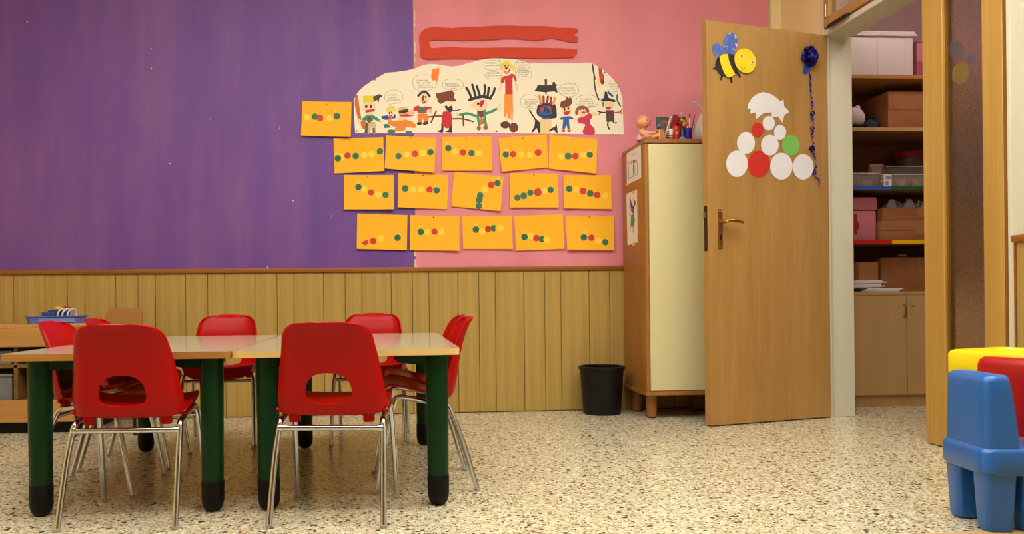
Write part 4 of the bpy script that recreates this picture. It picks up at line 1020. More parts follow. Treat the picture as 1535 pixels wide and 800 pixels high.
bm = bmesh.new(); lathe(bm, [(.030, .004), (.042, .010), (.040, .026), (.031, .050), (.024, .062), (.018, .064)], 18); obj('dress', bm, M_DRESS, doll, 60)
doll.rotation_euler.z = math.radians(25)
doll.scale = (.92, .92, .92)
def put(name, label, cat, x, yd, grp=None, rz=0): return thing(name, label, cat, (ct(x, yd), yd, CT), math.radians(rz), grp)
# orange carton
t = put('orange_carton', 'small orange cardboard carton behind the doll', 'box', 478, 4.25)
t.scale.z = (zt(570, 4.25) - CT) / .062
boxobj('carton_body', (-.018, -.014, 0), (.018, .018, .052), mat('orange_carton', (206, 130, 54), .7), t, .001, 1); boxobj('flap', (-.018, .012, .052), (.018, .016, .062), MATS['orange_carton'], t)
# marker with round head
t = put('lollipop_marker', 'purple knobbed marker standing by the orange carton', 'marker', 468, 4.222)
t.scale.z = (zt(508, 4.222) - CT) / .081
bm = bmesh.new(); tube(bm, [(0, 0, 0), (0, 0, .060)], .0032, 8); obj('stick', bm, mat('yellow_stick', (226, 190, 90), .5), t)
bm = bmesh.new(); ball(bm, (-.002, 0, .068), .010); obj('knob', bm, mat('purple_knob', (70, 44, 130), .35), t, 60)
bm = bmesh.new(); ball(bm, (-.002, -.002, .078), .005, 1.2, 1, .6); obj('cap', bm, M_WPAPER, t, 60)
# dark green picture board
def boardmat():
    m = mat('dark_picture', (64, 80, 66), .4); tt = NT(m); f = tt.noise(tt.coords((1, 1, 1)), 24, 3, .6, .5)
    tt.base(tt.ramp(f, [(.38, lin((52, 70, 60))), (.5, lin((84, 98, 80))), (.58, lin((170, 40, 34))), (.66, lin((206, 150, 40))), (.72, lin((60, 80, 60)))])); return m
t = put('picture_board', 'dark green picture book standing behind the other things on the cabinet', 'book', 690, 4.36)
BH = zt(348, 4.36) - CT + .004
bm = bmesh.new(); box(bm, (-.086, 0, 0), (.086, .010, BH), .001, 1); bmesh.ops.rotate(bm, verts=bm.verts, cent=(0, 0, 0), matrix=Matrix.Rotation(math.radians(-12), 3, 'X')); obj('cover', bm, boardmat(), t)
bm = bmesh.new(); box(bm, (-.083, .001, .003), (.084, .009, BH + .0005), 0); bmesh.ops.rotate(bm, verts=bm.verts, cent=(0, 0, 0), matrix=Matrix.Rotation(math.radians(-12), 3, 'X')); obj('pages', bm, M_WPAPER, t)
def lean_book(name, label, cat, x, yd, w, h, d, ang, m, pages=True, extra=None):
    t = put(name, label, cat, x, yd); Rm = Matrix.Rotation(math.radians(ang), 4, 'Y')
    zoff = abs(math.sin(math.radians(ang))) * w / 2
    mt = Matrix.Translation((0, 0, zoff)) @ Rm
    bm = bmesh.new(); box(bm, (-w / 2, -d / 2, 0), (w / 2, d / 2, h), .001, 1, 0, mt); o_ = obj('cover', bm, m, t)
    if pages:
        bm = bmesh.new(); box(bm, (-w / 2 + .003, -d / 2 + .004, .004), (w / 2 - .003, d / 2 + .002, h + .0006), 0, 1, 0, mt); obj('pages', bm, M_WPAPER, t)
    return t
lean_book('red_book', 'dark red book leaning to the right on the cabinet', 'book', 612, 4.29, .026, zt(345, 4.29) - CT, .030, 16, mat('dark_red_cover', (150, 28, 30), .45))
lean_book('red_folder', 'bright red folder leaning behind the glue on the cabinet', 'folder', 655, 4.325, .020, zt(400, 4.325) - CT, .020, 14, mat('red_cover', (186, 40, 36), .45))
t = lean_book('spiral_notebook', 'narrow white spiral notebook leaning in front of the red book', 'notebook', 540, 4.265, .010, zt(362, 4.265) - CT, .016, 17, mat('white_cover', (230, 222, 206), .5), False)
bm = bmesh.new()
for i in range(11):
    z = .010 + i * .011; x_ = z * math.tan(math.radians(17)) ; box(bm, (x_ - .004, -.012, z), (x_ + .003, -.007, z + .004), 0)
obj('spiral', bm, M_BOOT, t)
# glue bottle
t = put('glue_stick', 'white capped red glue stick in front of the books', 'glue', 652, 4.235)
t.scale.z = (zt(575, 4.235) - CT) / .052
bm = bmesh.new(); lathe(bm, [(0, 0), (.012, 0), (.012, .020), (0, .020)], 16); obj('tube_body', bm, mat('glue_red', (200, 30, 28), .4), t, 50)
bm = bmesh.new(); lathe(bm, [(0, .018), (.0128, .018), (.0128, .048), (.0118, .052), (0, .052)], 16); cpo = obj('cap', bm, mat('glue_white', (236, 232, 222), .4), t, 50)
bm = bmesh.new()
for z in (.022, .031, .040): lathe(bm, [(.0130, z), (.0132, z), (.0132, z + .004), (.0130, z + .004)], 16)
obj('band', bm, M_BOOT, cpo)
# red bottle
t = put('red_bottle', 'bright red paint bottle with a round lid on the cabinet', 'bottle', 735, 4.245)
t.scale.z = (zt(530, 4.245) - CT) / .071
bm = bmesh.new(); lathe(bm, [(0, 0), (.017, 0), (.0185, .004), (.0185, .048), (.013, .054), (0, .054)], 20); obj('bottle_body', bm, mat('bottle_red', (214, 26, 22), .35), t, 40)
bm = bmesh.new(); lathe(bm, [(0, .053), (.0165, .053), (.0165, .068), (.015, .071), (0, .071)], 20); obj('lid', bm, mat('lid_red', (226, 40, 30), .35), t, 40)
bm = bmesh.new(); lathe(bm, [(0, 0), (.007, 0), (.007, .001), (0, .001)], 12); bmesh.ops.rotate(bm, verts=bm.verts, cent=(0, 0, 0), matrix=Matrix.Rotation(math.pi / 2, 3, 'X')); bmesh.ops.translate(bm, verts=bm.verts, vec=(-.004, -.0182, .036)); obj('sticker', bm, mat('sticker_green', (160, 170, 90), .5), t)
# yellow paper flower on a stick
t = put('yellow_flower', 'yellow paper flower rising behind the red bottle', 'flower', 830, 4.31)
t.scale.z = (zt(300, 4.31) - CT) / .156
bm = bmesh.new(); tube(bm, smooth_path([(0, 0, 0), (.004, 0, .06), (-.004, 0, .148)], 4), .0022, 8); obj('stem', bm, mat('straw', (206, 170, 60), .6), t)
for i in range(7):
    a_ = i * .9; bm = bmesh.new(); ball(bm, (.014 * math.cos(a_), .006 * math.sin(a_ * 2), .102 + .014 * math.sin(a_)), .010, 1, .4, .7, 8, 6); obj('petal', bm, mat('petal_yellow', (236, 196, 40), .6), t, 60)
bm = bmesh.new(); ball(bm, (-.004, 0, .150), .005, 1, .6, 1.4, 8, 6); obj('bud', bm, mat('petal_pale', (226, 206, 120), .6), t, 60)
t = put('red_pompom', 'small red woolly pompom between the books and the flower', 'pompom', 775, 4.31)
t.scale.z = (zt(420, 4.31) - CT) / .12
bm = bmesh.new(); tube(bm, [(0, 0, 0), (0, 0, .09)], .003, 8); obj('stick', bm, M_BEECH, t)
bm = bmesh.new(); ball(bm, (0, 0, .098), .022)
for v in bm.verts: v.co += (v.co - Vector((0, 0, .098))).normalized() * random.uniform(-.004, .004)
obj('wool', bm, mat('red_wool', (190, 40, 30), .9), t)
t = put('dark_bottle', 'dark brown bottle behind the light blue cup', 'bottle', 830, 4.275)
t.scale.z = (zt(535, 4.275) - CT) / .084
bm = bmesh.new(); lathe(bm, [(0, 0), (.018, 0), (.019, .05), (.010, .066), (.010, .075), (0, .075)], 18); obj('bottle_body', bm, mat('dark_brown_glass', (70, 58, 44), .3), t, 40)
bm = bmesh.new(); lathe(bm, [(0, .073), (.0115, .073), (.0115, .084), (0, .084)], 18); obj('lid', bm, mat('navy_lid', (36, 40, 60), .4), t, 40)
t = put('blue_sharpener', 'small light blue domed pot on the cabinet edge', 'pot', 836, 4.215)
t.scale.z = (zt(668, 4.215) - CT) / .03
bm = bmesh.new(); lathe(bm, [(0, 0), (.018, 0), (.0185, .004), (.014, .018), (.007, .024), (0, .025)], 18); obj('dome', bm, mat('sky_plastic', (54, 130, 206), .35), t, 50)
bm = bmesh.new(); lathe(bm, [(0, .024), (.004, .024), (.004, .029), (0, .03)], 10); obj('knob', bm, MATS['sky_plastic'], t, 50)
# pencil cup
t = put('pencil_cup', 'royal blue pencil cup at the right on the cabinet', 'cup', 928, 4.24)
t.scale.z = (zt(560, 4.24) - CT) / .058
bm = bmesh.new(); lathe(bm, [(0, 0), (.0185, 0), (.0200, .003), (.0205, .058), (.0190, .058), (.0180, .006), (0, .005)], 22); obj('cup_wall', bm, mat('royal_blue_plastic', (44, 30, 140), .35), t, 40)
CUPX = ct(928, 4.24)
def tool(name, label, cat, dx, tipx, h, m, tipm, tip_r):
    tt = thing(name, label, cat, (CUPX + dx, 4.242, CT + .006)); bm = bmesh.new(); tube(bm, [(0, 0, 0), (tipx * .8, .004, h * .8)], .0032, 8); obj('handle', bm, m, tt)
    bm = bmesh.new(); tube(bm, [(tipx * .8, .004, h * .8), (tipx * .9, .004, h * .9), (tipx, .005, h)], [tip_r, tip_r * 1.2, tip_r * .2], 8); obj('tip', bm, tipm, tt)
tool('white_brush', 'white handled brush standing in the blue cup', 'brush', 0.008, .004, zt(318, 4.24) - CT, mat('brush_white', (232, 226, 216), .4), mat('brush_tip_dark', (120, 50, 70), .6), .004)
tool('brown_brush', 'brown brush slanting right out of the blue cup', 'brush', .010, .030, zt(345, 4.24) - CT, mat('brush_brown', (120, 60, 30), .4), mat('bristle_tan', (150, 100, 60), .8), .004)
tool('red_pen', 'red capped pen standing in the blue cup', 'pen', -.002, .000, zt(480, 4.24) - CT, mat('pen_white', (236, 228, 218), .4), mat('pen_red', (206, 44, 40), .4), .006)
# white plastic bag
t = put('plastic_bag', 'crumpled white plastic bag on the cabinet beside the door', 'bag', 1215, 4.36)
bm = bmesh.new(); prof = [(.02, 0), (.055, .004), (.068, .03), (.066, .07), (.058, .12), (.040, .16), (.018, .182), (.022, .205), (.034, .222)]
lathe(bm, prof, 26)
rb = random.Random(5)
for v in bm.verts: v.co += Vector((rb.uniform(-1, 1), rb.uniform(-1, 1), rb.uniform(-.5, .5))) * (.006 if v.co.z > .01 else 0)
mb = mat('thin_white_plastic', (222, 214, 206), .3); obj('bag_body', bm, mb, t, 40)
bm = bmesh.new()
for s in (-1, 1): tube(bm, smooth_path([(s * .02, 0, .20), (s * .045, .004, .235), (s * .06, 0, .24), (s * .072, -.004, .228)], 4), .006, 8)
obj('bag_handle', bm, mb, t, 50)

# ------------------------------------------------------------------ waste bin
bp = at_z(897, 616, 0)
wb = thing('waste_bin', 'black plastic waste bin against the panelling', 'bin', (bp.x, 4.47, 0))
bm = bmesh.new(); lathe(bm, [(0, 0), (.100, 0), (.105, .004), (.124, .258), (.121, .258), (.101, .008), (0, .006)], 36); obj('bin_wall', bm, M_BLACK, wb, 40)
bm = bmesh.new(); lathe(bm, [(.120, .252), (.130, .250), (.132, .258), (.130, .266), (.120, .268), (.118, .260), (.120, .252)], 36); obj('rim', bm, M_BLACK, wb, 50)

# ------------------------------------------------------------------ low shelf unit with tray
sx0, sx1, syf, syb = -2.72, -1.53, 4.165, 4.59
sh = thing('low_shelf', 'low wooden shelf unit under the purple wall at the left', 'shelf', (sx0, syf, 0)); sl = Vector(sh.location)
def sb(name, lo, hi, m, bev=.002): return boxobj(name, Vector(lo) - sl, Vector(hi) - sl, m, sh, bev, 1)
sb('top_board', (sx0, syf, .532), (sx1, syb, .552), M_SHELF)
sb('front_board', (sx0, syf, .436), (sx1, syf + .02, .531), M_SHELF)
sb('bottom_board', (sx0, syf, .058), (sx1, syf + .02, .168), M_SHELF)
sb('inner_floor', (sx0, syf + .02, .148), (sx1, syb, .166), M_SHELFDARK)
sb('middle_shelf', (sx0 + .02, syf + .03, .328), (sx1 - .02, syb, .346), M_SHELFDARK)
sb('side_panel', (sx1 - .02, syf + .021, .058), (sx1, syb, .531), M_SHELF)
sb('side_panel', (sx0, syf + .021, .058), (sx0 + .02, syb, .531), M_SHELF)
sb('divider', (-1.905, syf + .03, .167), (-1.885, syb, .531), M_SHELFDARK)
sb('back_panel', (sx0 + .02, syb - .01, .06), (sx1 - .02, syb, .531), M_SHELFDARK)
sb('plinth', (sx0 + .03, syf + .04, 0), (sx1 - .01, syb - .02, .057), M_BOOT)
def drawer_box(x0, z0, z1, lb):
    t = thing('grey_crate', lb, 'crate', (x0, syf + .05, z0), 0, 'grey crates in the low shelf')
    m = mat('grey_plastic', (120, 116, 116), .5)
    bm = bmesh.new(); w, d, h = .30, .30, z1 - z0
    for lo, hi in (((0, 0, 0), (w, d, .006)), ((0, 0, .006), (w, .006, h)), ((0, d - .006, .006), (w, d, h)), ((0, .006, .006), (.006, d - .006, h)), ((w - .006, .006, .006), (w, d - .006, h))): box(bm, lo, hi)
    obj('crate_wall', bm, m, t); boxobj('rim', (-.006, -.008, h), (w + .006, 0, h + .012), m, t, .002, 1)
drawer_box(-2.222, .347, .405, 'shallow grey crate on the middle shelf of the low unit')
drawer_box(-2.222, .167, .285, 'deep grey crate on the bottom of the low unit')
# tray: rim from the photo
tya, tyb = 4.21, 4.36
txa, txb = at_y(32, 474, tya).x, at_y(136, 477, tyb).x
tray = thing('plastic_tray', 'lavender blue plastic tray on the low shelf', 'tray', ((txa + txb) / 2, (tya + tyb) / 2, .552))
hwx, hwy = (txb - txa) / 2, (tyb - tya) / 2
M_TRAY = mat('lavender_plastic', (104, 116, 214), .4)
bm = bmesh.new(); lay = []
for k_, (ix, z) in enumerate(((.014, 0), (.009, .028), (.008, .033), (0, .035), (0, .039), (.014, .039), (.020, .006))):
    lay.append([bm.verts.new((x, y, z)) for x, y in rrect(-hwx + ix, -hwy + ix, hwx - ix, hwy - ix, .03)])
for a_, b_ in zip(lay, lay[1:]):
    for i in range(len(a_)): bm.faces.new((a_[i], a_[(i + 1) % len(a_)], b_[(i + 1) % len(a_)], b_[i]))
bm.faces.new(lay[0]); bm.faces.new(lay[-1]); obj('tray_shell', bm, M_TRAY, tray, 40)
boxobj('label_window', (-hwx * .45, -hwy + .008, .004), (hwx * .8, -hwy + .014, .028), mat('pale_blue_plastic', (120, 140, 214), .4), tray, .002, 1)
TZ0 = .559
def toy(name, label, px_, py_, yd, build):
    p = at_y(px_, py_, yd); t = thing(name, label, 'toy', (p.x, yd, TZ0)); build(t); return t
M_TB = mat('toy_navy', (34, 58, 130), .4); M_TY = mat('toy_yellow', (226, 186, 40), .4); M_TR = mat('toy_crimson', (180, 36, 48), .4); M_TW = mat('toy_ring_white', (222, 214, 206), .35)
def bblock(t):
    bm = bmesh.new(); box(bm, (-.035, -.03, 0), (.035, .03, .05), .004, 2); o_ = obj('block', bm, M_TB, t, 40)
    bm = bmesh.new(); box(bm, (-.036, -.024, .012), (-.0352, .024, .036)); obj('block_face', bm, M_TR, t)
    bm = bmesh.new(); lathe(bm, [(0, .049), (.014, .049), (.014, .060), (0, .060)], 14); obj('stud', bm, M_TB, t, 40)
toy('blue_block', 'navy toy block at the left end in the tray', 76, 470, 4.29, bblock)
def bblock2(t):
    bm = bmesh.new(); box(bm, (-.03, -.03, 0), (.03, .03, .062), .004, 2); obj('block', bm, M_TB, t, 40)
    bm = bmesh.new(); ball(bm, (.0, 0, .068), .02, 1, 1, .6); obj('dome', bm, M_TY, t, 60)
toy('domed_block', 'navy toy block with a yellow dome in the tray', 87, 468, 4.30, bblock2)
def bblock3(t):
    bm = bmesh.new(); box(bm, (-.022, -.03, 0), (.022, .03, .055), .004, 2); obj('block', bm, M_TB, t, 40)
    bm = bmesh.new(); ball(bm, (.004, 0, .066), .019, 1.2, 1, .8); obj('dome', bm, M_TR, t, 60)
toy('red_topped_block', 'navy toy block with a red top in the tray', 99, 467, 4.30, bblock3)
def ringb(t):
    pts = [(.012 * math.sin(a_) * .4, .03 * math.cos(a_), .037 + .030 * math.sin(a_)) for a_ in [2 * math.pi * i / 24 for i in range(24)]]
    bm = bmesh.new(); tube(bm, [Vector((p[0] + p[1] * .35, p[1], p[2])) for p in pts], .0042, 8, mi=0, closed=True); obj('hoop', bm, M_TW, t, 60)
    bm = bmesh.new(); ball(bm, (0, -.002, .007), .006); obj('bead', bm, M_TR, t, 60)
for x_, y_, lb in ((93, 468, 'white toy ring standing leftmost of three in the tray'), (100, 467, 'white toy ring in the middle of three in the tray'), (108, 467, 'white toy ring standing at the right end in the tray')):
    toy('toy_ring', lb, x_, y_, 4.255, ringb)['group'] = 'white rings in the tray'

# ------------------------------------------------------------------ brown chair behind
bxc = at_y(186, 470, 4.32)
bc = thing('brown_chair', 'small chair with a plain brown back beside the low shelf', 'chair', (bxc.x - .012, 4.20, 0))
M_BRN = mat('brown_seat_laminate', (158, 104, 44), .4)
bm = bmesh.new(); prism(bm, rrect(-.095, .40, .095, .624, .035), lambda x, y, d: Vector((x, d + (y - .4) * .22, y)), .118, .130); obj('backrest', bm, M_BRN, bc, 40)
bm = bmesh.new(); prism(bm, rrect(-.15, -.15, .15, .12, .04), lambda x, y, d: Vector((x, y, d)), .332, .344); obj('seat', bm, M_BRN, bc, 40)
for sx in (-1, 1):
    for sy in (-1, 1):
        bm = bmesh.new(); tube(bm, [(sx * .145, sy * .145 + (.02 if sy > 0 else 0), 0), (sx * .125, sy * .11, .33)], .009, 10); obj('leg', bm, M_BROWNMETAL, bc, 50)
    bm = bmesh.new(); tube(bm, smooth_path([(sx * .07, .10, .325), (sx * .07, .128, .36), (sx * .07, .142, .42), (sx * .07, .172, .56)], 4), .008, 10); obj('back_post', bm, M_BROWNMETAL, bc, 50)

# ------------------------------------------------------------------ store cupboard and its contents
kf, kb = 4.50, 4.93
kx0, kx1 = RX + TH_W + .02, 3.72
cup = thing('store_cupboard', 'open shelved cupboard with laminate doors below in the store room', 'cupboard', (kx0, kf, 0)); cl = Vector(cup.location)
def kbx(name, lo, hi, m, bev=.0015): return boxobj(name, Vector(lo) - cl, Vector(hi) - cl, m, cup, bev, 1)
S0, S1, S2, S3, S4 = .672, .974, 1.291, 1.634, 1.943
XS = at_y(1357, 500, kf).x
kbx('plinth', (kx0, kf + .006, 0), (kx1, kb, .052), M_CLOSET, 0)
kbx('carcass_floor', (kx0, kf + .004, .053), (kx1, kb, .066), M_CLOSET, 0)
kbx('counter', (kx0, kf - .004, S0 - .020), (kx1, kb, S0), M_CLOSET)
for x0, x1, hx in ((kx0 + .004, XS - .002, XS - .018), (XS + .002, kx1 - .004, XS + .034)):
    d_ = kbx('door', (x0, kf - .016, .068), (x1, kf + .002, S0 - .022), M_CLOSET)
    hz = at_y(1352, 456, kf).z, at_y(1352, 474, kf).z
    bm = bmesh.new()
    if hx < XS: tube(bm, smooth_path([Vector((hx, kf - .016, hz[0])) - cl, Vector((hx, kf - .032, hz[0] - .008)) - cl, Vector((hx, kf - .032, hz[1] + .008)) - cl, Vector((hx, kf - .016, hz[1])) - cl], 4), .0045, 8)
    else:
        c_ = Vector((hx, kf - .017, hz[0] - .01)) - cl; box(bm, c_ + Vector((-.012, -.003, -.003)), c_ + Vector((.014, .001, .003)), .001, 1); ball(bm, c_ + Vector((-.008, -.002, -.045)), .003)
    obj('handle', bm, M_BRASSDULL, d_, 50)
kbx('side_panel', (kx0, kf, S0), (kx0 + .018, kb, S4 - .022), M_CLOSETIN)
kbx('side_panel', (kx1 - .018, kf, S0), (kx1, kb, S4 - .022), M_CLOSETIN)
kbx('back_panel', (kx0 + .018, kb - .01, S0), (kx1 - .018, kb, S4 - .022), M_CLOSETIN, 0)
for s_ in (S1, S2, S3): kbx('shelf', (kx0 + .018, kf + .003, s_ - .020), (kx1 - .018, kb - .01, s_), M_CLOSETIN)
kbx('shelf', (kx0, kf - .002, S4 - .022), (kx1, kb, S4), M_SHELF)
XB = at_y(1337, 360, kf).x
for s_, ca, cbm in ((S1, (196, 30, 30), (240, 190, 20)), (S2, (50, 98, 190), (24, 88, 62))):
    o_ = kbx('edge_band', (kx0 + .018, kf, s_ - .021), (XB, kf + .003, s_ + .001), mat('band_%d' % ca[0], ca, .4), 0)
    o_ = kbx('edge_band', (XB, kf, s_ - .021), (kx1 - .018, kf + .003, s_ + .001), mat('band_%d' % cbm[0], cbm, .4), 0)
kbx('edge_band', (kx0 + .018, kf, S3 - .021), (kx1 - .018, kf + .003, S3 + .001), M_CLOSET, 0)
def kx(px_, yd=4.5, py_=400): return at_y(px_, py_, yd).x
def kz(py_, yd=4.5, px_=1330): return at_y(px_, py_, yd).z
# white storage box with lid on top
yd = 4.53
t = thing('storage_box', 'large white plastic storage box with lid on top of the cupboard', 'box', (0, yd, S4)); 
x0, x1 = kx(1268, yd, 80), kx(1371, yd, 80); zt_ = kz(47, yd)
t.location.x = (x0 + x1) / 2; hw_ = (x1 - x0) / 2; hh = zt_ - S4
MW = mat('white_box_plastic', (226, 216, 214), .45)
bm = bmesh.new(); box(bm, (-hw_ + .006, 0, 0), (hw_ - .006, .30, hh - .03), .012, 3); bx_ = obj('box_body', bm, MW, t, 40)
bm = bmesh.new(); 
for x_ in (-hw_ * .1, hw_ * .72): box(bm, (x_, -.003, .01), (x_ + .006, 0, hh - .035), 0)
obj('rib', bm, MW, t)
bm = bmesh.new(); box(bm, (-hw_ - .008, -.012, hh - .030), (hw_ + .012, .312, hh - .016), .004, 2); box(bm, (-hw_, -.006, hh - .017), (hw_ + .004, .306, hh), .005, 2); obj('lid', bm, MW, t, 40)
t = thing('pink_box', 'pink printed carton beside the white storage box', 'box', (kx(1402, 4.56, 80), 4.56, S4))
MP = mat('pink_print', (206, 120, 144), .5); MPD = mat('rose_print', (178, 74, 100), .5)
h_ = kz(60, 4.56) - S4
boxobj('carton_body', (-.115, 0, 0), (.10, .16, h_), MP, t, .002, 1); boxobj('print_panel', (-.113, -.001, .006), (.098, 0, h_ * .45), MPD, t); boxobj('top_strip', (-.113, -.001, h_ - .016), (.098, 0, h_ - .004), mat('brown_strip', (150, 80, 50), .5), t)
bm = bmesh.new(); ball(bm, (-.075, -.003, h_ * .62), .010, 1, .2, .7); obj('emblem', bm, MPD, t, 60)
# boxes
def carton(label, xa, xb, ya, yb, yd, dep, z0, c, ang=0, grp='cardboard boxes in the store cupboard', flap=True, name='cardboard_box'):
    x0, x1 = kx(xa, yd, (ya + yb) / 2), kx(xb, yd, (ya + yb) / 2); h = kz(ya, yd) - kz(yb, yd)
    t = thing(name, label, 'box', ((x0 + x1) / 2, yd, z0), math.radians(ang), grp); w = (x1 - x0) / 2
    m = cardboard('card_%d_%d_%d' % c, c) if ('card_%d_%d_%d' % c) not in MATS else MATS['card_%d_%d_%d' % c]
    boxobj('box_body', (-w, 0, 0), (w, dep, h), m, t, .003, 2)
    if flap:
        boxobj('flap', (-w + .002, -.002, h * .52), (w - .002, 0, h - .002), m, t); boxobj('tape', (-w * .1, -.0028, h * .3), (w * .1, -.002, h - .002), mat('box_tape', (168, 120, 70), .3), t)
    return t
carton('large brown cardboard box on the shelf under the white storage box', 1331, 1440, 131, 189, 4.56, .3, S3, (170, 112, 66))
carton('wide cardboard box on the red and yellow edged shelf, lower of two', 1318, 1440, 329, 359, 4.54, .3, S1, (164, 108, 62))
hA = kz(329, 4.54) - kz(359, 4.54)
carton('flat cardboard box lying on top of the wide one, under clear plastic', 1322, 1440, 309, 329, 4.56, .28, S1 + hA + .0005, (160, 104, 60))
carton('big cardboard box on the counter, right of the paper stack', 1322, 1440, 384, 436, 4.625, .28, S0, (166, 108, 64), -2)
# paper stack and a small box on it
zp = S0; k = 0
pst = []
for i in range(9):
    low = i < 3
    t = boxobj('paper_sheaf', (-.11, -.01, 0), (.11, .085 if low else .2, .0072), M_WPAPER if i % 3 else mat('grey_paper', (190, 182, 176), .7), bev=.0)
    t.location = (kx((1314 if low else 1288) + (i * 7) % 5 * 2, 4.55, 430), 4.525, zp); t.rotation_euler.z = math.radians((i * 37) % 7 - 3)
    tag(t, ('white paper sheaf in the loose upper part of the stack, under the small cardboard box' if not low else 'white paper sheaf at the bottom of the stack on the counter'), 'paper', 'stacked paper on the counter'); zp += .0076
carton('small cardboard box sitting on the paper stack', 1287, 1317, 392, 420, 4.58, .14, zp + .0004, (176, 116, 64), 3, flap=False)
bm = bmesh.new(); ball(bm, (0, 0, .0), .018, 1.6, 1, .6)
o_ = obj('white_cloth', bm, M_WPAPER, None, 60); o_.location = (kx(1352, 4.68, 384), 4.68, S0 + kz(384, 4.625) - kz(436, 4.625) + .0108); tag(o_, 'small white rag on top of the big cardboard box', 'cloth')
# plush ball
t = thing('plush_toy', 'pale round plush toy at the left of the upper shelf', 'toy', (kx(1278, 4.58, 170), 4.58, S3))
bm = bmesh.new(); ball(bm, (0, 0, .068), .068, 1, .9, 1.0, 20, 14); pb = obj('plush_body', bm, mat('pale_plush', (206, 190, 196), .9), t, 60)
bm = bmesh.new(); ball(bm, (-.035, 0, .132), .018); ball(bm, (.030, 0, .132), .016); obj('ear', bm, MATS['pale_plush'], t, 60)
bm = bmesh.new(); ball(bm, (-.02, -.058, .012), .02, 1.4, .8, .6); ball(bm, (.03, -.055, .012), .02, 1.4, .8, .6); obj('paw', bm, M_BOOT, t, 60)
t = thing('navy_bag', 'dark navy pouch beside the plush toy', 'bag', (kx(1308, 4.64, 170), 4.66, S3))
bm = bmesh.new(); lathe(bm, [(0, 0), (.05, 0), (.058, .02), (.05, .06), (.02, .085), (.026, .10)], 20)
for v in bm.verts: v.co.y *= .7
obj('pouch', bm, mat('navy_cloth', (40, 46, 60), .8), t, 50); bm = bmesh.new(); tube(bm, [Vector((.024 * math.cos(a_), .017 * math.sin(a_), .086)) for a_ in [2 * math.pi * i / 16 for i in range(16)]], .004, 6, closed=True); obj('drawstring', bm, M_BOOT, t)
# clear organiser trays
MC = mat('clear_plastic', (226, 218, 210), .12); MC.node_tree.nodes['Principled BSDF'].inputs['Transmission Weight'].default_value = .85; MC.node_tree.nodes['Principled BSDF'].inputs['IOR'].default_value = 1.15
def organiser(label, xa, xb, ya, yb, yd, dep, z0, cells, contents):
    x0, x1 = kx(xa, yd, yb), kx(xb, yd, yb); h = kz(ya, yd) - kz(yb, yd)
    t = thing('clear_organiser', label, 'organiser', ((x0 + x1) / 2, yd, z0), 0, 'clear organisers on the shelf'); w = (x1 - x0) / 2
    bm = bmesh.new(); T = .003
    box(bm, (-w, 0, 0), (w, dep, T)); box(bm, (-w, 0, T), (w, T, h)); box(bm, (-w, dep - T, T), (w, dep, h))
    for i in range(cells + 1):
        x = -w + (2 * w - T) * i / cells; box(bm, (x, T, T), (x + T, dep - T, h))
    obj('organiser_shell', bm, MC, t)
    bm = bmesh.new(); box(bm, (-w - .002, -.003, h - .004), (w + .002, 0, h)); obj('rim', bm, mat('pale_rim', (214, 204, 196), .4), t)
    for i in range(cells):
        cx_ = -w + 2 * w * (i + .5) / cells; m = contents[i % len(contents)]
        rr = random.Random(i * 7 + int(xa)); hcell = h * .6; cw = w / cells * .8
        bm = bmesh.new()
        for q in range(4):
            lo = Vector((cx_ - cw + rr.uniform(0, cw * .6), .012 + q * .02, .004)); box(bm, lo, lo + Vector((rr.uniform(.5, 1.0) * cw, .014, rr.uniform(.5, 1) * hcell)))
        obj('sorted_pieces', bm, m, t)
c1 = mat('bits_pink', (206, 160, 150), .6); c2 = mat('bits_white', (214, 204, 196), .6); c3 = mat('bits_yellow', (214, 186, 120), .6); c4 = mat('bits_teal', (70, 110, 110), .6)
organiser('clear organiser in front at the left, full of pale pieces', 1268, 1318, 257, 277.5, 4.52, .11, S2 + .001, 2, [c2, c1])
organiser('clear organiser in front at the right, with yellowish pieces', 1319.5, 1440, 259, 277.5, 4.52, .11, S2 + .001, 5, [c2, c3, c3, c1])
organiser('taller clear organiser standing behind with teal pieces', 1328, 1440, 242, 277.5, 4.66, .10, S2 + .001, 4, [c1, c4, c4])
t = thing('paper_label_card', 'white card with a window outline in the clear organiser', 'card', (kx(1331, 4.518, 265), 4.516, S2 + .001)); 
boxobj('card_sheet', (-.028, -.001, .0), (.020, 0, .072), M_WPAPER, t); boxobj('window_outline', (-.016, -.0016, .042), (.014, -.001, .064), mat('grey_print', (150, 140, 136), .6), t); boxobj('print_mark', (-.018, -.0016, .008), (.0, -.001, .032), MATS['grey_print'], t)
t = thing('red_lid_jar', 'clear jar with a wide red lid at the back of the organiser shelf', 'jar', (kx(1365, 4.82, 228), 4.83, S2))
hz_ = kz(228, 4.82) - S2
bm = bmesh.new(); lathe(bm, [(0, 0), (.085, 0), (.09, .01), (.09, hz_ - .04), (0, hz_ - .04)], 24); obj('jar_body', bm, mat('smoky_plastic', (110, 84, 70), .3), t, 40)
bm = bmesh.new(); lathe(bm, [(0, hz_ - .04), (.096, hz_ - .04), (.096, hz_ - .004), (.09, hz_), (0, hz_)], 24); obj('lid', bm, mat('lid_dark_red', (176, 24, 26), .4), t, 40)
t = thing('white_packet', 'pale paper packet standing behind the clear organisers', 'packet', (kx(1318, 4.70, 250), 4.70, S2))
bm = bmesh.new(); box(bm, (-.05, 0, 0), (.035, .04, .15), .004, 1); obj('packet_body', bm, c1, t); boxobj('packet_fold', (-.05, .012, .15), (.035, .024, .165), c2, t)
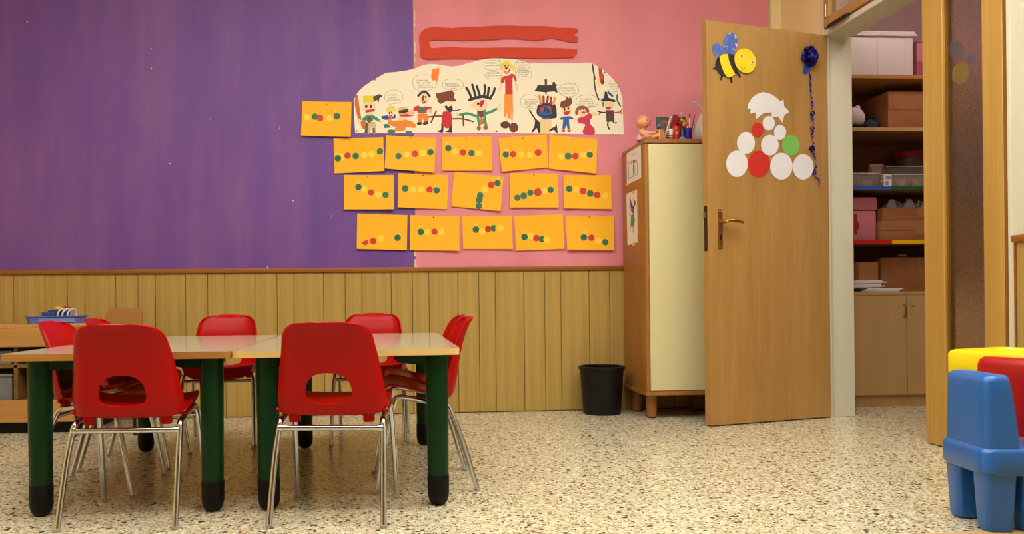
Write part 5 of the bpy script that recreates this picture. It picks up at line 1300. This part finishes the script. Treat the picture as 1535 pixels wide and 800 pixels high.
# pink canister
t = thing('pink_canister', 'dusty pink lidded container on the red edged shelf', 'container', (kx(1292, 4.56, 330), 4.56, S1)); 
w = (kx(1315, 4.56, 330) - kx(1270, 4.56, 330)) / 2; h = kz(293, 4.56) - kz(359, 4.56)
MPK = mat('dusty_pink_plastic', (206, 124, 138), .35)
bm = bmesh.new(); box(bm, (-w, 0, 0), (w, .16, h * .70), .014, 3); obj('container_body', bm, MPK, t, 40)
bm = bmesh.new(); box(bm, (-w - .003, -.004, h * .70), (w + .003, .164, h), .010, 3); obj('lid', bm, MPK, t, 40)
bm = bmesh.new(); box(bm, (-.05, -.003, h * .15), (-.03, 0, h * .62), .002, 1); ball(bm, (-.032, -.002, h * .36), .016, 1, .2, 1.6); obj('emblem', bm, mat('emblem_red', (166, 24, 40), .5), t)
# clear plastic bag on the boxes
zb = S1 + hA + kz(309, 4.56) - kz(329, 4.56)
t = thing('clear_bag', 'crumpled clear plastic bag on the cardboard boxes', 'bag', (kx(1372, 4.62, 305), 4.66, zb + .0015))
bm = bmesh.new(); rb = random.Random(11); nx, ny = 22, 8
gg = [[bm.verts.new((-.20 + .36 * i / nx, -.09 + .18 * j / ny, max(.0, .012 + .030 * rb.random() + .028 * math.sin(i * .9) * math.sin(j * .8 + 1)) if 0 < i < nx and 0 < j < ny else .001)) for i in range(nx + 1)] for j in range(ny + 1)]
for j in range(ny):
    for i in range(nx): bm.faces.new((gg[j][i], gg[j][i + 1], gg[j + 1][i + 1], gg[j + 1][i]))
mcb = mat('clear_film', (236, 230, 226), .15); mcb.node_tree.nodes['Principled BSDF'].inputs['Alpha'].default_value = .38
obj('bag_film', bm, mcb, t, 20)
bm = bmesh.new()
for q in range(5):
    x_ = -.16 + q * .075; tube(bm, smooth_path([(x_, -.07, .01), (x_ + .02, -.06, .035), (x_ + .035, -.03, .05 + .01 * (q % 2)), (x_ + .05, -.05, .03)], 4), .0028, 6)
obj('bag_fold', bm, mat('white_film', (220, 206, 204), .3), t, 60)

# ------------------------------------------------------------------ moulded toddler furniture at the right
def toddler_chair(name, label, c, ang, m, w=.25, d=.24, top=.425, grp='moulded toddler chairs'):
    """local: back along -x, seat towards +x; origin at the middle of the footprint"""
    t = thing(name, label, 'chair', (c[0], c[1], 0), ang, grp)
    hx, hy = w / 2, d / 2; fl0, fl1 = .158, .232
    bm = bmesh.new()
    pts = rrect(-hx, -hy, hx, hy, .035, 6); layers = []
    for ins, z in ((.006, fl0), (0, fl0 + .008), (0, fl1 - .016), (.004, fl1 - .006), (.012, fl1)):
        layers.append([bm.verts.new((x, y, z)) for x, y in rrect(-hx + ins, -hy + ins, hx - ins, hy - ins, .035, 6)])
    for a_, b_ in zip(layers, layers[1:]):
        for i in range(len(a_)): bm.faces.new((a_[i], a_[(i + 1) % len(a_)], b_[(i + 1) % len(a_)], b_[i]))
    bm.faces.new(layers[0]); bm.faces.new(layers[-1]); obj('seat', bm, m, t, 40)
    # hollow back shell wrapping round both sides
    bm = bmesh.new()
    def plan(ins, dep):
        x0, x1, y0, y1 = -hx + ins, -hx + ins + dep, -hy + ins, hy - ins
        r = .030; out = []
        for cx_, cy_, a0 in ((x0 + r, y1 - r, 90), (x0 + r, y0 + r, 180)):
            for k_ in range(7): a_ = math.radians(a0 + 90 * k_ / 6); out.append((cx_ + r * math.cos(a_), cy_ + r * math.sin(a_)))
        return [(x1, y1)] + out + [(x1, y0)]
    layers = []
    H = top - fl1
    for f_, dep in ((0, .088), (.25, .084), (.5, .078), (.75, .070), (.90, .064), (.965, .058), (1.0, .048)):
        ins = .009 + .003 * f_ + (.004 if f_ > .93 else 0) + (.008 if f_ == 1 else 0)
        layers.append([bm.verts.new((x, y, fl1 - .004 + (H + .004) * f_)) for x, y in plan(ins, dep)])
    for a_, b_ in zip(layers, layers[1:]):
        for i in range(len(a_)): bm.faces.new((a_[i], a_[(i + 1) % len(a_)], b_[(i + 1) % len(a_)], b_[i]))
    bm.faces.new(layers[0]); bm.faces.new(layers[-1]); obj('backrest', bm, m, t, 45)
    for sx in (-1, 1):
        for sy in (-1, 1):
            bm = bmesh.new(); lw, ld = min(.085, w / 2 - .014), .072
            x0 = -hx + .012 if sx < 0 else hx - .012 - lw; y0 = -hy + .012 if sy < 0 else hy - .012 - ld
            ls = []
            for ins, z in ((.014, 0), (.008, .004), (.006, .02), (0, fl0 + .002)): ls.append([bm.verts.new((x, y, z)) for x, y in rrect(x0 + ins, y0 + ins, x0 + lw - ins, y0 + ld - ins, .014, 4)])
            for a_, b_ in zip(ls, ls[1:]):
                for i in range(len(a_)): bm.faces.new((a_[i], a_[(i + 1) % len(a_)], b_[(i + 1) % len(a_)], b_[i]))
            bm.faces.new(ls[0]); bm.faces.new(ls[-1]); obj('leg', bm, m, t, 40)
    return t
toddler_chair('toddler_chair', 'chunky blue moulded toddler chair at the right edge, nearest the viewer', (1.710, 2.150), math.radians(-9), M_BLUE, .205, .236, .427)
toddler_chair('toddler_chair', 'chunky red moulded toddler chair half hidden behind the blue one', (1.934, 2.290), math.radians(20), M_TOYRED, .24, .24, .456)
tb = thing('toddler_table', 'low yellow moulded toddler table behind the red and blue chairs', 'table', (2.036, 2.325, 0), math.radians(20))
hwx, hwy = .15, .25
bm = bmesh.new(); ls = []
for ins, z in ((.004, .385), (0, .395), (0, .455), (.006, .466), (.014, .469), (.030, .469), (.036, .461)):
    ls.append([bm.verts.new((x, y, z)) for x, y in rrect(-hwx + ins, -hwy + ins, hwx - ins, hwy - ins, .035, 6)])
for a_, b_ in zip(ls, ls[1:]):
    for i in range(len(a_)): bm.faces.new((a_[i], a_[(i + 1) % len(a_)], b_[(i + 1) % len(a_)], b_[i]))
bm.faces.new(ls[0]); bm.faces.new(ls[-1]); obj('tabletop', bm, M_YELLOW, tb, 40)
for sx in (-1, 1):
    for sy in (-1, 1):
        bm = bmesh.new(); box(bm, (sx * (hwx - .05) - .04, sy * (hwy - .05) - .04, 0), (sx * (hwx - .05) + .04, sy * (hwy - .05) + .04, .386), .012, 3); obj('leg', bm, M_YELLOW, tb, 40)
bm = bmesh.new(); ma, mb_ = at_z(1390, 799.5, 0), at_z(1482, 795, 0)
dv = (mb_ - ma).normalized(); nv = Vector((dv.y, -dv.x, 0))
P4 = [ma - dv * .05, ma + dv * .9, ma + dv * .9 + nv * .8, ma - dv * .05 + nv * .8]
prism(bm, [(p.x, p.y) for p in P4], lambda x, y, d: Vector((x, y, d)), 0.0002, .0016)
o_ = obj('floor_mat', bm, mat('tan_mat', (190, 154, 104), .6)); tag(o_, 'thin tan mat on the terrazzo at the lower right corner', 'mat')
